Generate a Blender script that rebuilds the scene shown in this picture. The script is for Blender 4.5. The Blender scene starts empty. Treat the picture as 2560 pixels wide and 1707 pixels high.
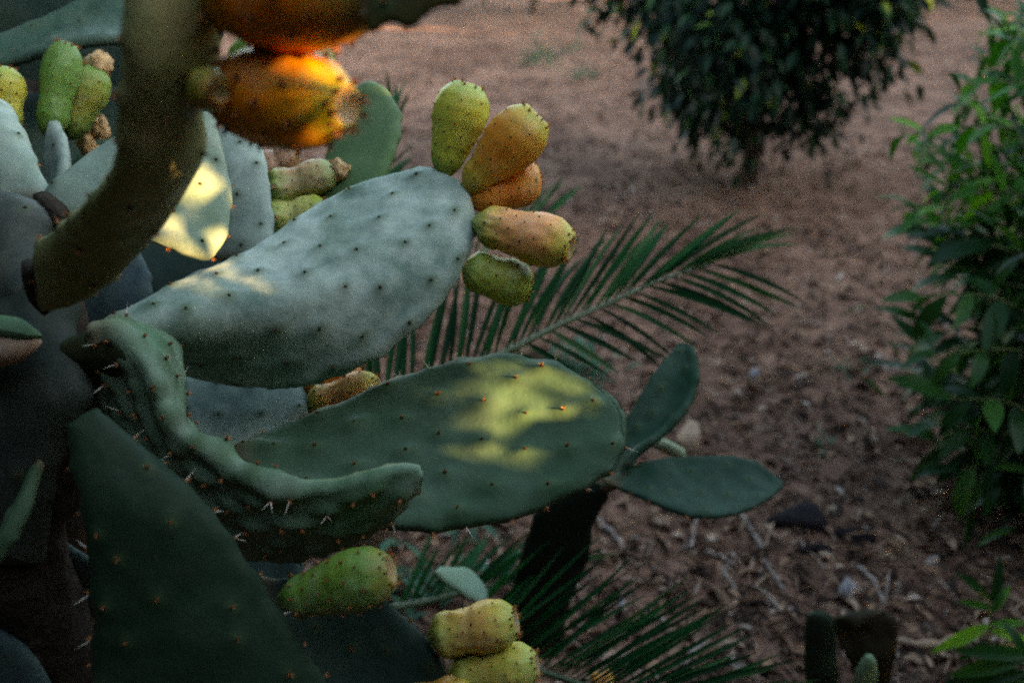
import bpy, math, random
import numpy as np
from mathutils import Vector, Matrix, noise as mnoise

random.seed(7)
RNG = np.random.default_rng(7)
SC = bpy.context.scene
COL = SC.collection

# ------------------------------------------------------------------ camera, sky, sun, exposure
PITCH = math.radians(25.0)
CAM_LOC = np.array([0.0, 0.0, 1.5])
LENS = 35.0
cam = bpy.data.cameras.new("camera")
cam.lens = LENS
cam.sensor_width = 36.0
cam.sensor_fit = 'HORIZONTAL'
cam.clip_start = 0.02
cam.clip_end = 2000
cam.dof.use_dof = True
cam.dof.focus_distance = 1.02
cam.dof.aperture_fstop = 3.4
cam.dof.aperture_blades = 8
camera = bpy.data.objects.new("camera", cam)
camera.location = CAM_LOC
camera.rotation_euler = (math.pi / 2 - PITCH, 0, 0)
COL.objects.link(camera)
SC.camera = camera

SUN_EL = math.radians(15.0)
SUN_AZ = math.radians(118.0)          # clockwise from +Y (the view direction): right and a little behind
SUN = np.array([math.cos(SUN_EL) * math.sin(SUN_AZ), math.cos(SUN_EL) * math.cos(SUN_AZ), math.sin(SUN_EL)])
world = bpy.data.worlds.new("World")
SC.world = world
world.use_nodes = True
wn = world.node_tree
wn.nodes.clear()
sky = wn.nodes.new("ShaderNodeTexSky")
sky.sky_type = 'NISHITA'
sky.sun_disc = False
sky.sun_elevation = SUN_EL
sky.sun_rotation = SUN_AZ
sky.dust_density = 2.5
sky.ozone_density = 0.6
bg = wn.nodes.new("ShaderNodeBackground")
bg.inputs["Strength"].default_value = 0.10
wo = wn.nodes.new("ShaderNodeOutputWorld")
wn.links.new(sky.outputs[0], bg.inputs[0])
wn.links.new(bg.outputs[0], wo.inputs[0])

sl = bpy.data.lights.new("sun", 'SUN')
sl.energy = 4.4
sl.angle = math.radians(0.42)
sl.color = (1.0, 0.60, 0.27)
sun = bpy.data.objects.new("sun", sl)
sun.rotation_euler = Vector(SUN).to_track_quat('Z', 'Y').to_euler()
sun.location = (6, -4, 6)
COL.objects.link(sun)

vs = SC.view_settings
vs.view_transform = 'Standard'
vs.look = 'None'
vs.exposure = 3.55
vs.gamma = 1.0
vs.use_white_balance = True
vs.white_balance_temperature = 7250
vs.white_balance_tint = 4
vs.use_curve_mapping = False
SC.render.engine = 'CYCLES'
SC.cycles.use_denoising = False
SC.cycles.max_bounces = 6
SC.cycles.diffuse_bounces = 3
SC.cycles.glossy_bounces = 2
SC.cycles.transmission_bounces = 4
SC.cycles.caustics_reflective = False
SC.cycles.caustics_refractive = False
SC.cycles.sample_clamp_indirect = 0.6
SC.cycles.sample_clamp_direct = 1.5
SC.cycles.pixel_filter_type = 'BLACKMAN_HARRIS'
SC.cycles.filter_width = 2.1

# ------------------------------------------------------------------ maths helpers
_s, _c = math.sin(PITCH), math.cos(PITCH)
# camera axes in the world: right, up, forward
AX_R = np.array([1.0, 0, 0])
AX_U = np.array([0, _s, _c])
AX_F = np.array([0, _c, -_s])
PXM = 36.0 / LENS / 2560.0


def W(u, v, d):
    """A point of the place, d metres in front of the camera, that the photograph shows at (u, v)."""
    return CAM_LOC + AX_R * ((u - 1280) * PXM * d) + AX_U * (-(v - 853.5) * PXM * d) + AX_F * d


def ground_h(x, y):
    p = Vector((x * 0.9, y * 0.9, 3.1))
    q = Vector((x * 5.0, y * 5.0, 7.7))
    r = Vector((x * 17.0, y * 17.0, 1.3))
    return 0.035 * mnoise.noise(p) + 0.014 * mnoise.noise(q) + 0.006 * mnoise.noise(r)


def G(u, v):
    """The ground point seen at (u, v)."""
    a = W(u, v, 1.0) - CAM_LOC
    t = -CAM_LOC[2] / a[2]
    p = CAM_LOC + a * t
    return np.array([p[0], p[1], ground_h(p[0], p[1])])


def unit(v):
    v = np.asarray(v, float)
    n = np.linalg.norm(v, axis=-1, keepdims=True)
    return v / np.maximum(n, 1e-9)


def spline(pts, n):
    """Catmull-Rom through pts, n samples evenly spaced in arc length."""
    P = np.asarray(pts, float)
    if len(P) == 2:
        t = np.linspace(0, 1, n)[:, None]
        return P[0] * (1 - t) + P[1] * t
    Q = np.vstack([2 * P[0] - P[1], P, 2 * P[-1] - P[-2]])
    out = []
    for i in range(1, len(Q) - 2):
        p0, p1, p2, p3 = Q[i - 1], Q[i], Q[i + 1], Q[i + 2]
        t = np.linspace(0, 1, 16, endpoint=False)[:, None]
        out.append(0.5 * (2 * p1 + (p2 - p0) * t + (2 * p0 - 5 * p1 + 4 * p2 - p3) * t ** 2 + (3 * p1 - p0 - 3 * p2 + p3) * t ** 3))
    out = np.vstack(out + [P[-1:]])
    seg = np.r_[0, np.cumsum(np.linalg.norm(np.diff(out, axis=0), axis=1))]
    s = np.linspace(0, seg[-1], n)
    return np.stack([np.interp(s, seg, out[:, k]) for k in range(3)], 1)


def resample(P, params):
    seg = np.linspace(0, 1, len(P))
    return np.stack([np.interp(params, seg, P[:, k]) for k in range(3)], 1)


def frame_z(n, roll=0.0):
    n = unit(n)
    a = np.array([0, 0, 1.0]) if abs(n[2]) < 0.9 else np.array([1.0, 0, 0])
    x = unit(np.cross(a, n))
    y = np.cross(n, x)
    c, s = math.cos(roll), math.sin(roll)
    x2 = x * c + y * s
    y2 = -x * s + y * c
    return np.stack([x2, y2, n], 1)


def mesh_data(name, verts, faces, mats, face_mats=None, smooth=True, attrs=None):
    me = bpy.data.meshes.new(name)
    verts = np.asarray(verts, float)
    me.from_pydata(verts.tolist(), [], [list(map(int, f)) for f in faces] if not isinstance(faces, list) else faces)
    for m in mats:
        me.materials.append(m)
    if face_mats is not None:
        me.polygons.foreach_set("material_index", np.asarray(face_mats, dtype=np.int32))
    if smooth:
        me.polygons.foreach_set("use_smooth", np.ones(len(me.polygons), dtype=bool))
    for k, arr in (attrs or {}).items():
        arr = np.asarray(arr, np.float32)
        if arr.ndim == 1:
            a = me.attributes.new(k, 'FLOAT', 'POINT')
            a.data.foreach_set("value", arr)
        else:
            a = me.attributes.new(k, 'FLOAT_COLOR', 'POINT')
            a.data.foreach_set("color", np.c_[arr[:, :3], np.ones(len(arr), np.float32)].astype(np.float32).ravel())
    me.update()
    return me


def fast_mesh(name, verts, faces, mats, smooth=True, face_mats=None):
    """All faces with the same number of corners, as an (n, k) array."""
    faces = np.asarray(faces, np.int32)
    k = faces.shape[1]
    me = bpy.data.meshes.new(name)
    me.vertices.add(len(verts))
    me.vertices.foreach_set("co", np.asarray(verts, np.float32).ravel())
    me.loops.add(faces.size)
    me.loops.foreach_set("vertex_index", faces.ravel())
    me.polygons.add(len(faces))
    me.polygons.foreach_set("loop_start", np.arange(0, faces.size, k, dtype=np.int32))
    if face_mats is not None:
        me.polygons.foreach_set("material_index", np.asarray(face_mats, np.int32))
    if smooth:
        me.polygons.foreach_set("use_smooth", np.ones(len(faces), dtype=bool))
    for m in mats:
        me.materials.append(m)
    me.update(calc_edges=True)
    me.validate()
    return me


ORIGIN = {}


def put(name, me, parent=None, origin=(0, 0, 0), color=None):
    """Link a mesh whose vertices are relative to origin (a world point)."""
    o = bpy.data.objects.new(name, me)
    COL.objects.link(o)
    origin = np.asarray(origin, float)
    ORIGIN[o.name] = origin
    if parent is not None:
        o.parent = parent
        o.location = origin - ORIGIN[parent.name]
    else:
        o.location = origin
    if color is not None:
        o.color = color
    return o


def thing(name, loc, label, category, group=None):
    o = bpy.data.objects.new(name, None)
    o.empty_display_size = 0.1
    COL.objects.link(o)
    o.location = loc
    ORIGIN[o.name] = np.asarray(loc, float)
    tag(o, label, category, group)
    return o


def tag(o, label, category=None, group=None, kind=None):
    if label:
        o["label"] = label
    if category:
        o["category"] = category
    if group:
        o["group"] = group
    if kind:
        o["kind"] = kind


# ------------------------------------------------------------------ materials
class NT:
    def __init__(self, name):
        self.m = bpy.data.materials.new(name)
        self.m.use_nodes = True
        self.t = self.m.node_tree
        self.t.nodes.clear()
        self.out = self.n("ShaderNodeOutputMaterial")

    def n(self, kind, **kw):
        nd = self.t.nodes.new(kind)
        for k, v in kw.items():
            setattr(nd, k, v)
        return nd

    def l(self, a, b):
        self.t.links.new(a, b)

    def noise(self, vec, scale, detail=3, rough=0.55):
        nd = self.n("ShaderNodeTexNoise")
        nd.inputs["Scale"].default_value = scale
        nd.inputs["Detail"].default_value = detail
        nd.inputs["Roughness"].default_value = rough
        if vec is not None:
            self.l(vec, nd.inputs["Vector"])
        return nd.outputs["Fac"]

    def ramp(self, fac, stops):
        nd = self.n("ShaderNodeValToRGB")
        el = nd.color_ramp.elements
        while len(el) < len(stops):
            el.new(0.5)
        for e, (p, c) in zip(el, stops):
            e.position = p
            e.color = (*c, 1) if len(c) == 3 else c
        self.l(fac, nd.inputs[0])
        return nd.outputs[0]

    def maprange(self, v, a, b, c=0.0, d=1.0):
        nd = self.n("ShaderNodeMapRange")
        for i, x in zip((1, 2, 3, 4), (a, b, c, d)):
            nd.inputs[i].default_value = x
        self.l(v, nd.inputs[0])
        return nd.outputs[0]

    def mix(self, fac, a, b, mode='MIX'):
        nd = self.n("ShaderNodeMix", data_type='RGBA', blend_type=mode)
        for sock, x in ((nd.inputs[0], fac), (nd.inputs[6], a), (nd.inputs[7], b)):
            if hasattr(x, "is_linked"):
                self.l(x, sock)
            elif isinstance(x, (int, float)):
                sock.default_value = x
            else:
                sock.default_value = (*x, 1)
        return nd.outputs[2]

    def math(self, op, a, b=0.5):
        nd = self.n("ShaderNodeMath", operation=op)
        for sock, x in ((nd.inputs[0], a), (nd.inputs[1], b)):
            if hasattr(x, "is_linked"):
                self.l(x, sock)
            else:
                sock.default_value = x
        return nd.outputs[0]

    def bump(self, h, strength, dist):
        nd = self.n("ShaderNodeBump")
        nd.inputs["Strength"].default_value = strength
        nd.inputs["Distance"].default_value = dist
        self.l(h, nd.inputs["Height"])
        return nd.outputs[0]

    def bsdf(self, color, rough=0.6, spec=0.3, normal=None, **kw):
        nd = self.n("ShaderNodeBsdfPrincipled")
        for name, x in (("Base Color", color), ("Roughness", rough), ("Specular IOR Level", spec)):
            if hasattr(x, "is_linked"):
                self.l(x, nd.inputs[name])
            elif isinstance(x, (int, float)):
                nd.inputs[name].default_value = x
            else:
                nd.inputs[name].default_value = (*x, 1)
        if normal is not None:
            self.l(normal, nd.inputs["Normal"])
        for k, v in kw.items():
            nd.inputs[k].default_value = v
        return nd

    def done(self, sh):
        self.l(sh, self.out.inputs[0])
        return self.m


def mat_pad():
    N = NT("cactus_skin")
    tc = N.n("ShaderNodeTexCoord").outputs["Object"]
    oi = N.n("ShaderNodeObjectInfo")
    big = N.noise(tc, 7, 4, 0.6)
    mid = N.noise(tc, 34, 5, 0.65)
    fine = N.noise(tc, 420, 2)
    col = N.mix(N.maprange(mid, 0.3, 0.7, 0.0, 0.85), oi.outputs["Color"], N.mix(1.0, oi.outputs["Color"], (0.62, 0.72, 0.5), 'MULTIPLY'))
    # waxy bloom, worn away in patches; alpha says how much of it the pad has
    bloom = N.math('MULTIPLY', N.maprange(N.math('ADD', big, N.math('MULTIPLY', mid, 0.6)), 0.62, 0.98, 0.05, 1.0), oi.outputs["Alpha"])
    col = N.mix(bloom, col, (0.50, 0.57, 0.51))
    worn = N.maprange(N.noise(tc, 16, 5, 0.7), 0.44, 0.62)
    col = N.mix(N.math('MULTIPLY', worn, 0.40), col, N.mix(1.0, col, (0.50, 0.60, 0.52), 'MULTIPLY'))
    # each areole sits in a darker green ring
    at = N.n("ShaderNodeAttribute", attribute_name="ring").outputs["Fac"]
    col = N.mix(N.math('MULTIPLY', at, 0.75), col, (0.05, 0.085, 0.035))
    # corky scars and dust specks
    sp = N.maprange(N.noise(tc, 150, 3, 0.7), 0.70, 0.76)
    col = N.mix(N.math('MULTIPLY', sp, 0.35), col, (0.22, 0.17, 0.10))
    scar = N.maprange(N.noise(tc, 19, 6, 0.75), 0.70, 0.735)
    col = N.mix(N.math('MULTIPLY', scar, 0.55), col, (0.24, 0.18, 0.11))
    woody = N.n("ShaderNodeAttribute", attribute_name="cork").outputs["Fac"]
    col = N.mix(N.math('MULTIPLY', woody, N.maprange(mid, 0.35, 0.6, 0.45, 1.0)), col, (0.20, 0.13, 0.075))
    h = N.math('ADD', N.math('MULTIPLY', mid, 1.0), N.math('MULTIPLY', fine, 0.03))
    b = N.bsdf(col, N.maprange(mid, 0.3, 0.7, 0.36, 0.58), 0.06, N.bump(h, 0.32, 0.006))
    return N.done(b.outputs[0])


def mat_fruit():
    N = NT("fruit_skin")
    tc = N.n("ShaderNodeTexCoord").outputs["Object"]
    col = N.n("ShaderNodeAttribute", attribute_name="ripe").outputs["Color"]
    mid = N.noise(tc, 60, 4, 0.6)
    fine = N.noise(tc, 500, 2)
    col = N.mix(N.maprange(mid, 0.35, 0.7, 0.0, 0.35), col, N.mix(1.0, col, (0.8, 0.9, 0.6), 'MULTIPLY'))
    col = N.mix(N.maprange(N.noise(tc, 24, 3), 0.5, 0.75, 0.0, 0.16), col, (0.60, 0.56, 0.5))
    h = N.math('ADD', mid, N.math('MULTIPLY', fine, 0.15))
    b = N.bsdf(col, 0.42, 0.22, N.bump(h, 0.25, 0.0025), **{"Subsurface Weight": 0.35, "Subsurface Scale": 0.011})
    b.inputs["Subsurface Radius"].default_value = (1.0, 0.45, 0.15)
    return N.done(b.outputs[0])


def mat_plain(name, c, rough=0.7, spec=0.12, var=0.25, scale=60, bump=0.3, dist=0.003):
    N = NT(name)
    tc = N.n("ShaderNodeTexCoord").outputs["Object"]
    nz = N.noise(tc, scale, 4, 0.65)
    col = N.mix(N.maprange(nz, 0.3, 0.7), tuple(x * (1 - var) for x in c), tuple(min(1, x * (1 + var)) for x in c))
    return N.done(N.bsdf(col, rough, spec, N.bump(nz, bump, dist)).outputs[0])


def mat_leaf(name, stops, rough=0.4, trans=0.35, by_object=False, spec=0.16):
    N = NT(name)
    if by_object:
        rnd = N.n("ShaderNodeObjectInfo").outputs["Random"]
    else:
        rnd = N.n("ShaderNodeNewGeometry").outputs["Random Per Island"]
    tc = N.n("ShaderNodeTexCoord").outputs["Object"]
    col = N.ramp(rnd, stops)
    nz = N.noise(tc, 45, 3)
    col = N.mix(N.maprange(nz, 0.3, 0.75, 0.0, 0.4), col, N.mix(1.0, col, (0.6, 0.65, 0.45), 'MULTIPLY'))
    b = N.bsdf(col, rough, spec, N.bump(nz, 0.2, 0.002))
    t = N.n("ShaderNodeBsdfTranslucent")
    N.l(N.mix(1.0, col, (1.0, 1.1, 0.45), 'MULTIPLY'), t.inputs[0])
    mx = N.n("ShaderNodeMixShader")
    mx.inputs[0].default_value = trans
    N.l(b.outputs[0], mx.inputs[1])
    N.l(t.outputs[0], mx.inputs[2])
    return N.done(mx.outputs[0])


def mat_ground():
    N = NT("orchard_soil")
    tc = N.n("ShaderNodeTexCoord").outputs["Object"]
    a = N.noise(tc, 0.9, 4, 0.6)
    b_ = N.noise(tc, 9, 6, 0.7)
    c = N.noise(tc, 55, 5, 0.7)
    col = N.ramp(b_, [(0.30, (0.035, 0.022, 0.018)), (0.5, (0.190, 0.102, 0.072)), (0.68, (0.34, 0.202, 0.142)), (0.85, (0.40, 0.275, 0.215))])
    col = N.mix(N.maprange(c, 0.35, 0.65, 0.0, 0.6), col, N.mix(1.0, col, (0.45, 0.42, 0.42), 'MULTIPLY'))
    col = N.mix(N.maprange(a, 0.42, 0.62, 0.0, 0.6), col, (0.33, 0.185, 0.130))
    dark_patch = N.maprange(N.noise(tc, 2.1, 5, 0.65), 0.50, 0.66, 0.0, 0.7)  # random darker brown patches in the soil
    col = N.mix(dark_patch, col, (0.085, 0.048, 0.036))
    h = N.math('ADD', N.math('MULTIPLY', b_, 1.0), N.math('MULTIPLY', c, 0.5))
    return N.done(N.bsdf(col, 0.95, 0.03, N.bump(h, 0.8, 0.03)).outputs[0])


def mat_litter():
    N = NT("dry_litter")
    rnd = N.n("ShaderNodeNewGeometry").outputs["Random Per Island"]
    tc = N.n("ShaderNodeTexCoord").outputs["Object"]
    col = N.ramp(rnd, [(0.0, (0.035, 0.023, 0.018)), (0.3, (0.07, 0.045, 0.036)), (0.5, (0.19, 0.115, 0.08)),
                       (0.74, (0.32, 0.20, 0.13)), (0.92, (0.40, 0.29, 0.22)), (1.0, (0.50, 0.42, 0.38))])
    nz = N.noise(tc, 120, 3)
    col = N.mix(N.maprange(nz, 0.3, 0.7, 0.0, 0.5), col, N.mix(1.0, col, (0.55, 0.5, 0.45), 'MULTIPLY'))
    return N.done(N.bsdf(col, 0.85, 0.06, N.bump(nz, 0.4, 0.003)).outputs[0])


M = {}
M["pad"] = mat_pad()
M["fruit"] = mat_fruit()
M["areole"] = mat_plain("areole_felt", (0.045, 0.028, 0.018), 0.9, 0.1)
M["glochid"] = mat_plain("glochid_bristle", (0.42, 0.15, 0.045), 0.6, 0.3, 0.3, 900)
M["spine"] = mat_plain("white_spine", (0.72, 0.66, 0.55), 0.45, 0.4, 0.1, 300)
M["dry"] = mat_plain("dried_flower_tissue", (0.46, 0.31, 0.16), 0.85, 0.15, 0.45, 130, 0.6, 0.004)
M["cork"] = mat_plain("corky_bark", (0.030, 0.023, 0.017), 0.95, 0.1, 0.5, 45, 0.9, 0.012)
M["scar"] = mat_plain("fruit_scar", (0.55, 0.34, 0.16), 0.8, 0.2, 0.4, 180, 0.6, 0.003)
M["bark"] = mat_plain("tree_bark", (0.085, 0.065, 0.05), 0.95, 0.1, 0.4, 30, 0.9, 0.02)
M["twig"] = mat_plain("grey_twig", (0.22, 0.175, 0.155), 0.9, 0.1, 0.35, 60)
M["palewood"] = mat_plain("pale_wood", (0.30, 0.20, 0.14), 0.9, 0.1, 0.3, 50)
M["hollow_dark"] = mat_plain("hollow_shade_slab", (0.012, 0.010, 0.012), 0.95, 0.1, 0.4, 40, 0.9, 0.01)  # near-black, stands in for shadowed hollows in the mulch
M["stone"] = mat_plain("pale_stone", (0.22, 0.205, 0.215), 0.85, 0.2, 0.2, 70)
M["stem_green"] = mat_plain("green_stem", (0.12, 0.14, 0.05), 0.7, 0.2, 0.3, 40)
M["soil"] = mat_ground()
M["litter"] = mat_litter()
M["leaf_citrus"] = mat_leaf("citrus_leaf", [(0, (0.003, 0.011, 0.007)), (0.5, (0.006, 0.020, 0.012)), (0.85, (0.011, 0.036, 0.018)), (0.96, (0.03, 0.08, 0.025)), (1.0, (0.22, 0.24, 0.02))], 0.42, 0.2, spec=0.12)  # bright yellow last stop paints a few leaves as if sunlit
M["leaf_shade"] = mat_leaf("shade_screen_leaf", [(0, (0.02, 0.04, 0.02)), (1.0, (0.05, 0.09, 0.03))], 0.7, 0.0, spec=0.05)  # leaves of the added, unseen shade screen
M["leaf_dark"] = mat_leaf("long_leaf_mature", [(0, (0.008, 0.032, 0.010)), (0.6, (0.018, 0.066, 0.014)), (1.0, (0.04, 0.11, 0.022))], 0.33, 0.3, True)
M["leaf_young"] = mat_leaf("long_leaf_young", [(0, (0.02, 0.085, 0.012)), (0.6, (0.06, 0.20, 0.02)), (1.0, (0.18, 0.36, 0.035))], 0.38, 0.45, True)
M["leaf_mass"] = mat_leaf("long_leaf_inner", [(0, (0.006, 0.022, 0.009)), (0.7, (0.014, 0.05, 0.014)), (1.0, (0.05, 0.13, 0.025))], 0.36, 0.3)
M["leaf_flush"] = mat_leaf("long_leaf_flush", [(0, (0.010, 0.04, 0.010)), (0.6, (0.028, 0.105, 0.016)), (1.0, (0.12, 0.28, 0.03))], 0.38, 0.3)
M["palm"] = mat_leaf("palm_leaflet", [(0, (0.004, 0.025, 0.009)), (0.5, (0.008, 0.054, 0.017)), (0.85, (0.016, 0.090, 0.030)), (1.0, (0.06, 0.12, 0.05))], 0.35, 0.25, True, 0.06)
M["rachis"] = mat_plain("palm_rachis", (0.05, 0.08, 0.035), 0.5, 0.4, 0.25, 40)
M["weed"] = mat_leaf("weed_leaf", [(0, (0.03, 0.09, 0.06)), (1.0, (0.07, 0.16, 0.10))], 0.6, 0.3, True)

# ------------------------------------------------------------------ ground
def axis(lo, hi, fine_lo, fine_hi, step, grow=1.12):
    a = list(np.arange(fine_lo, fine_hi + step / 2, step))
    s, x = step, a[-1]
    while x < hi:
        s *= grow
        x += s
        a.append(x)
    s, x = step, a[0]
    b = []
    while x > lo:
        s *= grow
        x -= s
        b.append(x)
    return np.array(b[::-1] + a)


def build_ground():
    xs = axis(-300, 300, -1.2, 2.8, 0.025)
    ys = axis(-60, 500, 1.1, 5.2, 0.025)
    nx, ny = len(xs), len(ys)
    V = np.zeros((ny, nx, 3))
    for j, y in enumerate(ys):
        for i, x in enumerate(xs):
            V[j, i] = (x, y, ground_h(x, y))
    idx = np.arange(nx * ny).reshape(ny, nx)
    F = np.stack([idx[:-1, :-1], idx[:-1, 1:], idx[1:, 1:], idx[1:, :-1]], -1).reshape(-1, 4)
    o = put("ground", fast_mesh("ground", V.reshape(-1, 3), F, [M["soil"]]))
    tag(o, "dry brown orchard soil strewn with wood chips and dead leaves", None, None, "structure")


build_ground()

# ------------------------------------------------------------------ areoles (shared meshes)
def cone(V, F, FM, base, tip, r, mi, k=4):
    base, tip = np.asarray(base, float), np.asarray(tip, float)
    R = frame_z(tip - base)
    i0 = len(V)
    for a in range(k):
        t = 2 * math.pi * a / k
        V.append(base + R[:, 0] * r * math.cos(t) + R[:, 1] * r * math.sin(t))
    V.append(tip)
    for a in range(k):
        F.append([i0 + a, i0 + (a + 1) % k, i0 + k])
        FM.append(mi)


def areole_mesh(name, seed, tuft=0, spines=0, dome=0.0017, spine_len=0.0125, glo=0.0042):
    rn = random.Random(seed)
    V, F, FM = [], [], []
    k = 7
    V.append(np.array([0, 0, dome * 0.75]))
    for ring, (r, h) in enumerate(((0.6, 0.5), (1.0, -0.35))):
        for a in range(k):
            t = 2 * math.pi * a / k
            q = rn.uniform(0.85, 1.15)
            V.append(np.array([dome * r * q * math.cos(t), dome * r * q * math.sin(t), dome * h]))
    for a in range(k):
        b = (a + 1) % k
        F.append([0, 1 + a, 1 + b]); FM.append(0)
        F.append([1 + a, 1 + k + a, 1 + k + b, 1 + b]); FM.append(0)
    for _ in range(tuft):
        t, s = rn.uniform(0, 2 * math.pi), rn.uniform(0.1, 0.75)
        L = glo * rn.uniform(0.6, 1.15)
        b = np.array([math.cos(t), math.sin(t), 0]) * dome * 0.5 * s
        cone(V, F, FM, b, b + L * unit(np.array([math.cos(t) * s, math.sin(t) * s, 1.0])), 0.00045, 1, 3)
    for _ in range(spines):
        t, s = rn.uniform(0, 2 * math.pi), rn.uniform(0.3, 0.9)
        L = spine_len * rn.uniform(0.7, 1.2)
        b = np.zeros(3)
        cone(V, F, FM, b, L * unit(np.array([math.cos(t) * s, math.sin(t) * s, 1.0])), 0.00042, 2, 4)
    return mesh_data(name, V, F, [M["areole"], M["glochid"], M["spine"]], FM, smooth=False)


AREOLE = {
    "dot": [areole_mesh("areole_dot", 10 + i, 3, 0, 0.0019, glo=0.0022) for i in range(3)],
    "tuft": [areole_mesh("areole_tuft", 20 + i, 9, 0, 0.0016) for i in range(3)],
    "spine": [areole_mesh("areole_spined", 30 + i, 8, 1 + i % 2, 0.0016) for i in range(4)],
    "crown": [areole_mesh("areole_crown", 40 + i, 9, 0, 0.0014, glo=0.0062) for i in range(3)],
    "fruitdot": [areole_mesh("areole_fruit", 50 + i, 3, 0, 0.0016, glo=0.0026) for i in range(3)],
}


def add_areole(parent, p, n, kind, scale=1.0):
    o = bpy.data.objects.new("areole", random.choice(AREOLE[kind]))
    COL.objects.link(o)
    o.parent = parent
    R = frame_z(n, random.uniform(0, 6.28)) * scale * (1.0 if kind in ('dot', 'fruitdot', 'crown') else 1.25) * random.uniform(0.85, 1.15)
    Mx = Matrix.Identity(4)
    for i in range(3):
        for j in range(3):
            Mx[i][j] = R[i, j]
        Mx[i][3] = p[i] - ORIGIN[parent.name][i]
    o.matrix_local = Mx
    return o


# ------------------------------------------------------------------ pads: thick curved cladodes lofted between edge curves
def pad(parent, curves, thick=0.02, bow=0.0, color=(0.12, 0.2, 0.1), bloom=0.2, spacing=0.036, bump=0.0022, tub=0.009,
        kinds=("dot",), rim_kinds=("tuft",), res=(64, 44), cork=0.0, wob=0.003, label=None, both=False, name="pad", svals=None, areoles=True, seed=None, ridge=1.0, rimb=0.0022, sharp=False):
    NL, NW = res
    rn = random.Random(seed if seed is not None else len(bpy.data.objects))
    C = []
    for c in curves:
        pts = [W(*q) if len(q) == 3 and not isinstance(q, np.ndarray) else q for q in c]
        C.append(spline(pts, 200))
    t = 0.5 - 0.5 * np.cos(np.pi * np.linspace(0, 1, NL))
    t = 0.35 * np.linspace(0, 1, NL) + 0.65 * t
    s = np.sin(np.pi / 2 * np.linspace(-1, 1, NW))
    s = 0.3 * np.linspace(-1, 1, NW) + 0.7 * s
    CC = np.stack([resample(c, t) for c in C])              # K, NL, 3
    K = len(C)
    knots = np.linspace(-1, 1, K) if svals is None else np.asarray(svals, float)
    if K == 2:
        Mid = CC[0][:, None] * ((1 - s) / 2)[None, :, None] + CC[1][:, None] * ((1 + s) / 2)[None, :, None]
    else:
        Mid = np.zeros((NL, NW, 3))
        for i in range(NL):
            cs = spline(CC[:, i], 81) if not sharp else None
            d = np.r_[0, np.cumsum(np.linalg.norm(np.diff(CC[:, i], axis=0), axis=1))]
            d = d / max(d[-1], 1e-9) * 2 - 1
            ss = np.interp(s, knots, d)
            if sharp:
                Mid[i] = np.stack([np.interp(ss, d, CC[:, i, k]) for k in range(3)], 1)
            else:
                Mid[i] = resample(cs, (ss + 1) / 2)
    du = np.gradient(Mid, axis=0)
    dv = np.gradient(Mid, axis=1)
    n = unit(np.cross(du, dv))
    tocam = CAM_LOC - Mid
    sgn = np.sign(np.sum(n[NL // 2, NW // 2] * tocam[NL // 2, NW // 2]))
    n = n * (sgn if sgn != 0 else 1)
    prof = (1 - s ** 2)[None, :, None] * np.sin(np.pi * np.clip(t, 0, 1))[:, None, None] ** 0.6
    Mid = Mid + n * bow * prof
    du, dv = np.gradient(Mid, axis=0), np.gradient(Mid, axis=1)
    n2 = unit(np.cross(du, dv)) * (sgn if sgn != 0 else 1)
    # smooth the normals near the ends where the grid pinches
    for _ in range(3):
        n2[1:-1] = unit(n2[:-2] + 2 * n2[1:-1] + n2[2:])
    outline = np.vstack([Mid[:, 0], Mid[-1, :], Mid[::-1, -1], Mid[0, ::-1]])
    seg = spline(outline[::2], 240)
    dist = np.min(np.linalg.norm(Mid[:, :, None, :] - seg[None, None], axis=-1), axis=2)
    dist[:, 0] = dist[:, -1] = 0
    dist[0, :] = dist[-1, :] = 0
    rr = thick * 0.62
    x = np.clip(dist / rr, 0, 1)
    h = thick / 2 * np.sqrt(np.maximum(0, 1 - (1 - x) ** 2))
    h = h * (0.86 + 0.14 * np.clip(dist / (3 * rr), 0, 1))
    ox = rn.uniform(0, 50)
    wobble = np.zeros((NL, NW))
    ripple = np.zeros((NL, NW))
    for i in range(NL):
        for j in range(NW):
            p = Vector(Mid[i, j] * 9) + Vector((ox, 0, 0))
            wobble[i, j] = mnoise.noise(p) + 0.45 * mnoise.noise(p * 2.7) + 0.22 * mnoise.noise(p * 6.1)
            ripple[i, j] = mnoise.noise(p * 5.5)
    env = np.clip(dist / 0.02, 0, 1)
    Mid = Mid + n2 * (wobble * wob * (0.4 + 0.6 * env))[..., None]
    # uneven rim
    inward = unit(Mid[NL // 2, NW // 2] - Mid)
    Mid = Mid + inward * ((1 - env) * ripple * 0.0026)[..., None]
    rims = []
    for j in (0, NW - 1):
        e = Mid[:, j]
        L = np.r_[0, np.cumsum(np.linalg.norm(np.diff(e, axis=0), axis=1))]
        m = int(L[-1] / (spacing * 0.85))
        for k in range(1, m):
            i = int(np.argmin(np.abs(L - (k + rn.uniform(-.25, .25)) * L[-1] / m)))
            rims.append((int(np.clip(i, 2, NL - 3)), j))
    push = np.zeros_like(Mid)
    for (i, j) in rims:
        r2 = np.sum((Mid - Mid[i, j]) ** 2, axis=-1)
        push += unit(Mid[i, j] - Mid[i, 4 if j == 0 else NW - 5]) * (rimb * np.exp(-r2 / 0.0065 ** 2))[..., None]
    Mid = Mid + push
    # areoles in staggered rows
    spots = []
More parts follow.
